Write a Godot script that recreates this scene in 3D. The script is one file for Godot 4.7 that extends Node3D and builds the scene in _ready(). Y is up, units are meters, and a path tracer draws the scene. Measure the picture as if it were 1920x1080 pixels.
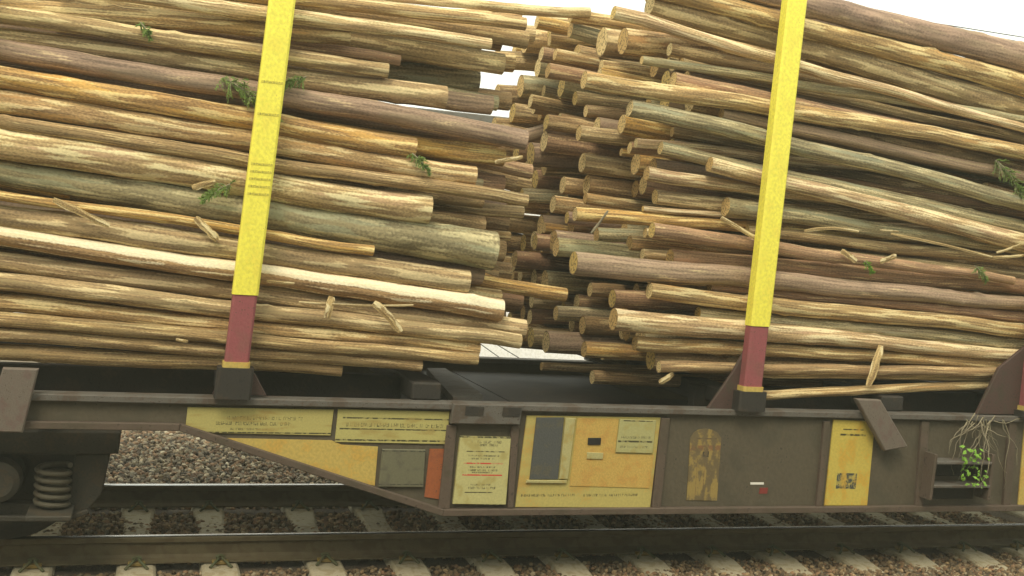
extends Node3D
# A timber wagon loaded with two stacks of pulpwood logs on a railway track, overcast daylight.
# Axes: x along the track, y up (rail tops at 0), z towards the viewer.

var rng := RandomNumberGenerator.new()
var M := {}
var used := {}
var taken: Array = []      # logs already placed: [p, q, r0, r1]

func numbered(called: String) -> String:
	if not used.has(called):
		used[called] = 0
		return called
	used[called] += 1
	return "%s_%03d" % [called, used[called]]

func tag(o: Node, label := "", category := "", group := "", kind := ""):
	if label != "": o.set_meta("label", label)
	if category != "": o.set_meta("category", category)
	if group != "": o.set_meta("group", group)
	if kind != "": o.set_meta("kind", kind)
	return o

func thing(called: String, label: String, category: String, at := Vector3.ZERO, group := "") -> Node3D:
	var o := Node3D.new()
	o.name = numbered(called)
	add_child(o)
	o.position = at
	tag(o, label, category, group)
	return o

func part(called: String, mesh: Mesh, mat: Material, parent: Node, at := Vector3.ZERO) -> MeshInstance3D:
	var o := MeshInstance3D.new()
	o.name = numbered(called) if parent == self else called
	o.mesh = mesh
	o.material_override = mat
	o.position = at
	parent.add_child(o, true)
	return o

func structure(called: String, mesh: Mesh, mat: Material) -> MeshInstance3D:
	var o := part(called, mesh, mat, self)
	o.set_meta("kind", "structure")
	return o

# ------------------------------------------------------------------ mesh helpers
func begin() -> SurfaceTool:
	var st := SurfaceTool.new()
	st.begin(Mesh.PRIMITIVE_TRIANGLES)
	return st

func tri(st: SurfaceTool, a: Vector3, b: Vector3, c: Vector3, uvs = null):
	var n := (c - a).cross(b - a).normalized()
	var k := 0
	for p in [a, b, c]:
		st.set_normal(n)
		st.set_uv(uvs[k] if uvs != null else Vector2(p.x, p.y))
		st.add_vertex(p)
		k += 1

func quad(st: SurfaceTool, a: Vector3, b: Vector3, c: Vector3, d: Vector3, uvs = null):
	if uvs == null:
		tri(st, a, b, c); tri(st, a, c, d)
	else:
		tri(st, a, b, c, [uvs[0], uvs[1], uvs[2]]); tri(st, a, c, d, [uvs[0], uvs[2], uvs[3]])

# box with chamfered edges
func cbox(st: SurfaceTool, lo: Vector3, hi: Vector3, ch := 0.004):
	var c := (lo + hi) * 0.5
	var h := (hi - lo) * 0.5
	ch = min(ch, min(h.x, min(h.y, h.z)) * 0.45)
	for ax in 3:
		for s in [-1.0, 1.0]:
			var u := (ax + 1) % 3
			var v := (ax + 2) % 3
			var pts := []
			for k in [[-1, -1], [1, -1], [1, 1], [-1, 1]]:
				var p := Vector3.ZERO
				p[ax] = s * h[ax]; p[u] = k[0] * (h[u] - ch); p[v] = k[1] * (h[v] - ch)
				pts.append(c + p)
			if s > 0: quad(st, pts[3], pts[2], pts[1], pts[0])
			else: quad(st, pts[0], pts[1], pts[2], pts[3])
	# edge bevels
	for ax in 3:
		var u := (ax + 1) % 3
		var v := (ax + 2) % 3
		for su in [-1.0, 1.0]:
			for sv in [-1.0, 1.0]:
				var a := Vector3.ZERO; var b := Vector3.ZERO; var d := Vector3.ZERO; var e := Vector3.ZERO
				a[ax] = -(h[ax] - ch); a[u] = su * h[u]; a[v] = sv * (h[v] - ch)
				b[ax] = h[ax] - ch; b[u] = su * h[u]; b[v] = sv * (h[v] - ch)
				d[ax] = h[ax] - ch; d[u] = su * (h[u] - ch); d[v] = sv * h[v]
				e[ax] = -(h[ax] - ch); e[u] = su * (h[u] - ch); e[v] = sv * h[v]
				if su * sv > 0: quad(st, c + a, c + e, c + d, c + b)
				else: quad(st, c + a, c + b, c + d, c + e)
	for sx in [-1.0, 1.0]:
		for sy in [-1.0, 1.0]:
			for sz in [-1.0, 1.0]:
				var a := c + Vector3(sx * h.x, sy * (h.y - ch), sz * (h.z - ch))
				var b := c + Vector3(sx * (h.x - ch), sy * h.y, sz * (h.z - ch))
				var d := c + Vector3(sx * (h.x - ch), sy * (h.y - ch), sz * h.z)
				if sx * sy * sz > 0: tri(st, a, d, b)
				else: tri(st, a, b, d)

func box_mesh(lo: Vector3, hi: Vector3, ch := 0.004) -> ArrayMesh:
	var st := begin()
	cbox(st, lo, hi, ch)
	return st.commit()

# extrude an x-y polygon from z0 to z1 (z1 towards the viewer); uv laid out along the first and last edge of the polygon
func prism(st: SurfaceTool, pts: Array, z0: float, z1: float, ch := 0.0, frame := []):
	var poly := PackedVector2Array()
	for p in pts: poly.append(p)
	if not Geometry2D.is_polygon_clockwise(poly): poly.reverse()
	# poly is clockwise in the y-down sense; find out by area in y-up sense
	var area := 0.0
	for i in poly.size():
		var a := poly[i]; var b := poly[(i + 1) % poly.size()]
		area += a.x * b.y - b.x * a.y
	if area < 0: poly.reverse()      # now counter-clockwise in y-up sense
	var front := poly
	if ch > 0.0:
		var r := Geometry2D.offset_polygon(poly, -ch, Geometry2D.JOIN_MITER)
		if r.size() == 1 and r[0].size() == poly.size(): 
			front = r[0]
			# keep the vertices paired
			var best := 0; var bd := 1e9
			for i in front.size():
				var dd := front[i].distance_to(poly[0])
				if dd < bd: bd = dd; best = i
			var f2 := PackedVector2Array()
			for i in front.size(): f2.append(front[(best + i) % front.size()])
			front = f2
			var ar := 0.0
			for i in front.size():
				var a := front[i]; var b := front[(i + 1) % front.size()]
				ar += a.x * b.y - b.x * a.y
			if ar < 0:
				var f3 := PackedVector2Array([front[0]])
				for i in range(front.size() - 1, 0, -1): f3.append(front[i])
				front = f3
		else: ch = 0.0
	var org: Vector2 = pts[0]
	var eu: Vector2 = pts[1] - pts[0]
	var ev: Vector2 = pts[pts.size() - 1] - pts[0]
	if frame.size() == 3:
		org = frame[0]; eu = frame[1] - frame[0]; ev = frame[2] - frame[0]
	var det := eu.x * ev.y - eu.y * ev.x
	var uvof := func(p: Vector2) -> Vector2:
		var d := p - org
		return Vector2((d.x * ev.y - d.y * ev.x) / det, (eu.x * d.y - eu.y * d.x) / det)
	var idx := Geometry2D.triangulate_polygon(front)
	for i in range(0, idx.size(), 3):
		var q := [front[idx[i]], front[idx[i + 1]], front[idx[i + 2]]]
		var o: float = (q[1].x - q[0].x) * (q[2].y - q[0].y) - (q[2].x - q[0].x) * (q[1].y - q[0].y)
		if o > 0: q = [q[0], q[2], q[1]]
		tri(st, Vector3(q[0].x, q[0].y, z1), Vector3(q[1].x, q[1].y, z1), Vector3(q[2].x, q[2].y, z1), [uvof.call(q[0]), uvof.call(q[1]), uvof.call(q[2])])
		tri(st, Vector3(q[0].x, q[0].y, z0), Vector3(q[2].x, q[2].y, z0), Vector3(q[1].x, q[1].y, z0), [uvof.call(q[0]), uvof.call(q[2]), uvof.call(q[1])])
	for i in poly.size():
		var j := (i + 1) % poly.size()
		var a := poly[i]; var b := poly[j]
		var zc := z1 - ch
		quad(st, Vector3(a.x, a.y, z0), Vector3(a.x, a.y, zc), Vector3(b.x, b.y, zc), Vector3(b.x, b.y, z0), [uvof.call(a), uvof.call(a), uvof.call(b), uvof.call(b)])
		if ch > 0.0:
			var c := front[i]; var d := front[j]
			quad(st, Vector3(a.x, a.y, zc), Vector3(c.x, c.y, z1), Vector3(d.x, d.y, z1), Vector3(b.x, b.y, zc), [uvof.call(a), uvof.call(c), uvof.call(d), uvof.call(b)])

func prism_mesh(pts: Array, z0: float, z1: float, ch := 0.0, frame := []) -> ArrayMesh:
	var st := begin()
	prism(st, pts, z0, z1, ch, frame)
	return st.commit()

func v2(a: Array) -> Array:
	var out := []
	for i in range(0, a.size(), 2): out.append(Vector2(a[i], a[i + 1]))
	return out

# smooth tube along points
func tube(st: SurfaceTool, pts: Array, r0: float, r1: float, na := 8, capped := true):
	var n := pts.size()
	var rings := []
	var up := Vector3.UP
	for i in n:
		var d: Vector3 = (pts[min(i + 1, n - 1)] - pts[max(i - 1, 0)]).normalized()
		if abs(d.dot(up)) > 0.97: up = Vector3.RIGHT if abs(d.x) < 0.9 else Vector3.BACK
		var s := d.cross(up).normalized()
		var t := s.cross(d).normalized()
		up = t
		var r: float = lerp(r0, r1, float(i) / (n - 1))
		var ring := []
		for k in na:
			var a := TAU * k / na
			ring.append([pts[i] + (s * cos(a) + t * sin(a)) * r, s * cos(a) + t * sin(a)])
		rings.append(ring)
	for i in n - 1:
		for k in na:
			var k2 := (k + 1) % na
			var q := [rings[i][k], rings[i][k2], rings[i + 1][k2], rings[i + 1][k]]
			var uv := [Vector2(float(i) / n, float(k) / na), Vector2(float(i) / n, float(k + 1) / na), Vector2(float(i + 1) / n, float(k + 1) / na), Vector2(float(i + 1) / n, float(k) / na)]
			for w in [0, 1, 2, 0, 2, 3]:
				st.set_normal(q[w][1]); st.set_uv(uv[w]); st.add_vertex(q[w][0])
	if capped:
		for e in [0, n - 1]:
			for k in range(1, na - 1):
				if e == 0: tri(st, rings[e][0][0], rings[e][k + 1][0], rings[e][k][0])
				else: tri(st, rings[e][0][0], rings[e][k][0], rings[e][k + 1][0])

# lathe a profile [radius, offset] about the z axis
func lathe_z(st: SurfaceTool, prof: Array, c: Vector3, na := 40):
	for k in na:
		var a := TAU * k / na
		var b := TAU * (k + 1) / na
		for i in prof.size() - 1:
			var p = prof[i]; var q = prof[i + 1]
			var A := c + Vector3(cos(a) * p[0], sin(a) * p[0], p[1])
			var B := c + Vector3(cos(b) * p[0], sin(b) * p[0], p[1])
			var C := c + Vector3(cos(b) * q[0], sin(b) * q[0], q[1])
			var D := c + Vector3(cos(a) * q[0], sin(a) * q[0], q[1])
			quad(st, A, D, C, B)

# ------------------------------------------------------------------ texture helpers
func noise_bytes(seed: int, w: int, h: int, freq: float, ow: int, oh: int, octaves := 4) -> PackedByteArray:
	var n := FastNoiseLite.new()
	n.seed = seed
	n.noise_type = FastNoiseLite.TYPE_SIMPLEX_SMOOTH
	n.frequency = freq
	n.fractal_octaves = octaves
	var im := n.get_seamless_image(w, h, false, false, 0.15, true)
	im.convert(Image.FORMAT_L8)
	if ow != w or oh != h: im.resize(ow, oh, Image.INTERPOLATE_CUBIC)
	return im.get_data()

func sstep(a: float, b: float, x: float) -> float:
	var t: float = clamp((x - a) / (b - a), 0.0, 1.0)
	return t * t * (3.0 - 2.0 * t)

func rgb(r: int, g: int, b: int) -> Color:
	return Color(r / 255.0, g / 255.0, b / 255.0)

# bark: streaked along the log, with flakes fallen off (light) and lichen or stain patches (accent)
func bark_material(seed: int, dark: Color, mid: Color, light: Color, accent: Color, at_light: float, at_accent: float, strip := false) -> StandardMaterial3D:
	var w := 1024
	var h := 256
	var streak := noise_bytes(seed, 40, 256, 0.07, w, h, 4)
	var patch := noise_bytes(seed + 1, 110, 256, 0.026, w, h, 4)
	var patch2 := noise_bytes(seed + 2, 90, 256, 0.02, w, h, 4)
	var grain := noise_bytes(seed + 3, 512, 256, 0.12, w, h, 3)
	var col := PackedByteArray(); col.resize(w * h * 3)
	var hgt := PackedByteArray(); hgt.resize(w * h)
	for i in w * h:
		var s := streak[i] / 255.0
		var g := grain[i] / 255.0
		var p := patch[i] / 255.0
		var q := patch2[i] / 255.0
		var c := dark.lerp(mid, sstep(0.2, 0.62, s * 0.65 + g * 0.35))
		var m := sstep(at_light - 0.03, at_light + 0.1, p * 0.62 + g * 0.1 + s * 0.28)
		var a := sstep(at_accent, at_accent + 0.12, q * 0.7 + s * 0.18 + g * 0.12)
		c = c.lerp(accent, a * 0.85)
		c = c.lerp(light, m * 0.9)
		var wood := m
		if strip:
			var v := float(i / w) / h
			var e := 0.035 * (p - 0.5) + 0.02 * (g - 0.5)
			var k := sstep(0.055 + e, 0.068 + e, v) * (1.0 - sstep(0.235 + e, 0.25 + e, v))
			c = c.lerp(light.lerp(mid, 0.25 * sstep(0.45, 0.8, s)), k)
			wood = max(wood, k)
		var f := 0.86 + 0.28 * (0.5 * g + 0.5 * s)
		col[i * 3] = int(clamp(c.r * f * 255.0, 0, 255))
		col[i * 3 + 1] = int(clamp(c.g * f * 255.0, 0, 255))
		col[i * 3 + 2] = int(clamp(c.b * f * 255.0, 0, 255))
		hgt[i] = int(clamp(((1.0 - wood) * 0.45 + 0.35 * g + 0.2 * s) * 255.0, 0, 255))
	var mat := StandardMaterial3D.new()
	var im := Image.create_from_data(w, h, false, Image.FORMAT_RGB8, col)
	mat.albedo_texture = ImageTexture.create_from_image(im)
	var hi := Image.create_from_data(w, h, false, Image.FORMAT_L8, hgt)
	hi.convert(Image.FORMAT_RGBA8)
	hi.bump_map_to_normal_map(3.0)
	mat.normal_enabled = true
	mat.normal_texture = ImageTexture.create_from_image(hi)
	mat.normal_scale = 0.6
	mat.roughness = 0.88
	mat.vertex_color_use_as_albedo = true
	return mat

# sawn end: year rings, pith, radial cracks
func end_material(seed: int, a: Color, b: Color, dirt: Color) -> StandardMaterial3D:
	var n := 192
	var f := FastNoiseLite.new()
	f.seed = seed
	f.frequency = 0.02
	var im := Image.create(n, n, false, Image.FORMAT_RGB8)
	var cx := n * (0.5 + 0.03 * sin(seed))
	var cy := n * (0.5 + 0.03 * cos(seed * 1.7))
	for y in n:
		for x in n:
			var d := Vector2(x - cx, y - cy)
			var r := d.length() / (n * 0.5)
			var an := d.angle()
			var wob := f.get_noise_2d(x, y) * 0.08
			var ring := 0.5 + 0.5 * sin((r + wob) * 62.0)
			var c := a.lerp(b, 0.45 * ring + 0.35 * (0.5 + f.get_noise_2d(x * 4.0, y * 4.0)))
			var crack := sstep(0.985, 0.998, sin(an * 3.0 + seed + 2.5 * f.get_noise_2d(x * 2.0, y * 2.0))) * sstep(0.95, 0.3, r)
			c = c.lerp(dirt, crack * 0.7)
			c = c.lerp(dirt, 0.75 * sstep(0.1, 0.32, f.get_noise_2d(x * 1.6 + 300.0, y * 1.6)))
			c = c.lerp(dirt, 0.8 * sstep(0.93, 0.99, r + wob * 0.3))
			im.set_pixel(x, y, c)
	var mat := StandardMaterial3D.new()
	mat.albedo_texture = ImageTexture.create_from_image(im)
	mat.roughness = 0.92
	mat.vertex_color_use_as_albedo = true
	return mat

# painted or bare metal and concrete with stains, laid on in world space
func worn_material(seed: int, base: Color, stain: Color, chip: Color, at_stain: float, at_chip: float, size := 1.3, rough := 0.7, metal := 0.0) -> StandardMaterial3D:
	var n := 320
	var big := noise_bytes(seed, 128, 128, 0.03, n, n, 5)
	var fine := noise_bytes(seed + 7, n, n, 0.09, n, n, 4)
	var col := PackedByteArray(); col.resize(n * n * 3)
	var hgt := PackedByteArray(); hgt.resize(n * n)
	for i in n * n:
		var b := big[i] / 255.0
		var f := fine[i] / 255.0
		var c := base.lerp(stain, sstep(at_stain, at_stain + 0.22, b * 0.7 + f * 0.3))
		var k := sstep(at_chip, at_chip + 0.03, f * 0.75 + (1.0 - b) * 0.25)
		c = c.lerp(chip, k)
		var g := 0.92 + 0.16 * f
		col[i * 3] = int(clamp(c.r * g * 255.0, 0, 255))
		col[i * 3 + 1] = int(clamp(c.g * g * 255.0, 0, 255))
		col[i * 3 + 2] = int(clamp(c.b * g * 255.0, 0, 255))
		hgt[i] = int(clamp((f * 0.6 + (1.0 - k) * 0.4) * 255.0, 0, 255))
	var mat := StandardMaterial3D.new()
	mat.albedo_texture = ImageTexture.create_from_image(Image.create_from_data(n, n, false, Image.FORMAT_RGB8, col))
	var hi := Image.create_from_data(n, n, false, Image.FORMAT_L8, hgt)
	hi.convert(Image.FORMAT_RGBA8)
	hi.bump_map_to_normal_map(1.5)
	mat.normal_enabled = true
	mat.normal_texture = ImageTexture.create_from_image(hi)
	mat.normal_scale = 0.5
	mat.uv1_triplanar = true
	mat.uv1_world_triplanar = true
	mat.uv1_scale = Vector3.ONE / size
	mat.roughness = rough
	mat.metallic = metal
	return mat

# a printed plate: faded paint, rows of small worn lettering, ruled lines
func plate_material(seed: int, w: int, h: int, base: Color, stain: Color, rows: Array, at_stain := 0.55) -> StandardMaterial3D:
	var im := Image.create(w, h, false, Image.FORMAT_RGB8)
	im.fill(base)
	var r := RandomNumberGenerator.new()
	r.seed = seed
	var worn := noise_bytes(seed + 3, w, h, 0.05, w, h, 4)
	for row in rows:
		# [kind, x0, y0, x1, y1, colour]   kind: rule, text, block
		var x0 := int(row[1] * w); var y0 := int(row[2] * h); var x1 := int(row[3] * w); var y1 := int(row[4] * h)
		if row[0] == "rule" or row[0] == "block":
			im.fill_rect(Rect2i(x0, y0, max(1, x1 - x0), max(1, y1 - y0)), row[5])
		else:
			var gh: int = max(2, y1 - y0)
			var x := x0
			while x < x1:
				var gw: int = max(2, int(gh * r.randf_range(0.35, 0.7)))
				if r.randf() < 0.16:
					x += gw
					continue
				# one worn glyph: an upright and one or two bars
				im.fill_rect(Rect2i(x, y0, max(1, gw / 4), gh), row[5])
				if r.randf() < 0.7: im.fill_rect(Rect2i(x, y0 + int(gh * r.randf() * 0.85), gw, max(1, gh / 6)), row[5])
				if r.randf() < 0.5: im.fill_rect(Rect2i(x, y0 + gh - max(1, gh / 6), gw, max(1, gh / 6)), row[5])
				if r.randf() < 0.5: im.fill_rect(Rect2i(x + gw - max(1, gw / 4), y0, max(1, gw / 4), gh), row[5])
				x += gw + max(1, gw / 3)
	var big := noise_bytes(seed, 64, 64, 0.035, w, h, 4)
	var fine := noise_bytes(seed + 9, w, h, 0.11, w, h, 3)
	for y in h:
		for x in w:
			var i := y * w + x
			var b := big[i] / 255.0
			var f := fine[i] / 255.0
			var c := im.get_pixel(x, y)
			c = c.lerp(base, 0.75 * sstep(0.5, 0.66, worn[i] / 255.0))
			c = c.lerp(stain, 0.8 * sstep(at_stain, at_stain + 0.25, b * 0.72 + f * 0.28))
			var g := 0.95 + 0.1 * f
			im.set_pixel(x, y, Color(c.r * g, c.g * g, c.b * g))
	var mat := StandardMaterial3D.new()
	mat.albedo_texture = ImageTexture.create_from_image(im)
	mat.roughness = 0.6
	return mat

func plain(c: Color, rough := 0.8, metal := 0.0) -> StandardMaterial3D:
	var m := StandardMaterial3D.new()
	m.albedo_color = c
	m.roughness = rough
	m.metallic = metal
	return m

# ------------------------------------------------------------------ logs
var wob := FastNoiseLite.new()
var disc_mesh: ArrayMesh

func make_disc() -> ArrayMesh:
	var st := begin()
	var na := 20
	for k in na:
		var a := TAU * k / na
		var b := TAU * (k + 1) / na
		var A := Vector3(0, cos(a), sin(a)); var B := Vector3(0, cos(b), sin(b))
		for q in [[Vector3(0.02, 0, 0), Vector2(0.5, 0.5)], [B, Vector2(0.5 + 0.5 * B.z, 0.5 - 0.5 * B.y)], [A, Vector2(0.5 + 0.5 * A.z, 0.5 - 0.5 * A.y)]]:
			st.set_normal(Vector3(1, 0, 0)); st.set_uv(q[1]); st.set_color(Color.WHITE); st.add_vertex(q[0])
	return st.commit()

# open bark tube along +x, length l
func bark_mesh(l: float, r0: float, r1: float, bend: float, sd: int, tint: Color, fine: bool, turn: float) -> ArrayMesh:
	var ns := int(clamp(l / (0.055 if fine else 0.25), 8, 90))
	var na := 20 if fine else 12
	var st := begin()
	var off := Vector3(sd * 13.7, sd * 3.1, 0)
	var u0 := fmod(sd * 0.377, 1.0)
	var sidebend := 0.35 * bend * sin(sd)
	var knots := []
	for i in (9 if fine else 3): knots.append([rng.randf(), rng.randf() * TAU, rng.randf_range(0.08, 0.34)])
	var grid := []
	for i in ns + 1:
		var t := float(i) / ns
		var x := l * t
		var fade: float = min(1.0, min(x, l - x) / 0.22)
		var r: float = lerp(r0, r1, t)
		var c := Vector3(x, bend * 4.0 * t * (1.0 - t) + 0.02 * fade * wob.get_noise_2d(x * 24.0, sd * 50.0), sidebend * 4.0 * t * (1.0 - t) + 0.018 * fade * wob.get_noise_2d(x * 24.0 + 900.0, sd * 50.0))
		var row := []
		for k in na + 1:
			var a := TAU * (k % na) / na
			var rr := 1.0 + fade * (0.12 * wob.get_noise_3d(x * 30.0 + off.x, cos(a) * 30.0 + off.y, sin(a) * 30.0) + 0.09 * wob.get_noise_3d(x * 170.0 + off.x, cos(a) * 90.0, sin(a) * 90.0))
			for kn in knots:
				var dx := (t - float(kn[0])) * l / (r * 0.55)
				var da := angle_difference(a, kn[1]) / 0.38
				rr += fade * kn[2] * exp(-(dx * dx + da * da))
			row.append(c + Vector3(0, cos(a), sin(a)) * r * rr)
		grid.append(row)
	st.set_smooth_group(0)
	for i in ns:
		for k in na:
			var q := [grid[i][k], grid[i + 1][k], grid[i + 1][k + 1], grid[i][k + 1]]
			var uv := []
			for w in [[0, 0], [1, 0], [1, 1], [0, 1]]:
				uv.append(Vector2(u0 + (l * (i + w[0]) / ns) / 1.7, turn + float(k + w[1]) / na))
			var tones := []
			for w in [[0, 0], [1, 0], [1, 1], [0, 1]]:
				var an := TAU * float((k + w[1]) % na) / na
				var xx: float = l * (i + w[0]) / ns
				var tn := 1.0 + (0.14 if turn == 0.0 else 0.5) * wob.get_noise_3d(xx * 48.0 + off.y * 7.0, cos(an) * 34.0 + off.x, sin(an) * 34.0)
				tones.append(Color(tint.r * tn, tint.g * (tn * 0.96 + 0.04), tint.b * (tn * 0.9 + 0.1)))
			for w in [0, 2, 1, 0, 3, 2]:
				st.set_color(tones[w]); st.set_uv(uv[w]); st.add_vertex(q[w])
	st.generate_normals()
	st.generate_tangents()
	return st.commit()

func add_log(called: String, cls: String, p: Vector3, q: Vector3, r0: float, r1: float, bend: float, label: String, group: String, fine := true):
	var d := q - p
	var l := d.length()
	var x := d / l
	var z := x.cross(Vector3.UP).normalized()
	var o := thing(called, label, "log", Vector3.ZERO, group)
	o.transform = Transform3D(Basis(x, z.cross(x).normalized(), z), p)
	var sd := taken.size() + 1
	var b := rng.randf_range(0.82, 1.12) if cls != "s" else 1.12
	var tint := Color(b, b * rng.randf_range(0.95, 1.02), b * rng.randf_range(0.9, 1.03))
	var turn := 0.0 if cls == "s" else rng.randf()
	part("bark", bark_mesh(l, r0, r1, bend, sd, tint, fine, turn), M["bark_" + cls + (str(sd % 2) if cls == "t" else "")], o)
	for e in 2:
		var c := part("cut_end", disc_mesh, M["end_%d" % (rng.randi() % 4)], o)
		var r := r0 if e == 0 else r1
		var sx := -1.0 if e == 0 else 1.0
		var sp := rng.randf() * TAU
		c.transform = Transform3D(Basis(Vector3(sx * r * 0.6, 0, 0), Vector3(0, cos(sp), sin(sp)) * r, Vector3(0, -sin(sp), cos(sp)) * r * sx), Vector3(0.001 if e == 0 else l - 0.001, 0, 0))
	taken.append([p, q, r0, r1])
	return o

func seg_gap(p1: Vector3, q1: Vector3, p2: Vector3, q2: Vector3) -> Array:
	var d1 := q1 - p1; var d2 := q2 - p2; var r := p1 - p2
	var a := d1.dot(d1); var e := d2.dot(d2); var f := d2.dot(r); var c := d1.dot(r); var b := d1.dot(d2)
	var den := a * e - b * b
	var s: float = clamp((b * f - c * e) / den, 0.0, 1.0) if den > 1e-9 else 0.0
	var t := (b * s + f) / e
	if t < 0.0: t = 0.0; s = clamp(-c / a, 0.0, 1.0)
	elif t > 1.0: t = 1.0; s = clamp((b - c) / a, 0.0, 1.0)
	return [(p1 + d1 * s).distance_to(p2 + d2 * t), s, t]

func fits(p: Vector3, q: Vector3, r: float, clear: Array) -> bool:
	for o in taken:
		var g := seg_gap(p, q, o[0], o[1])
		if g[0] < 0.93 * (r + lerp(float(o[2]), float(o[3]), float(g[2]))): return false
	for c in clear:
		if seg_gap(p, q, c[0], c[1])[0] < r + c[2]: return false
	return true

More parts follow.
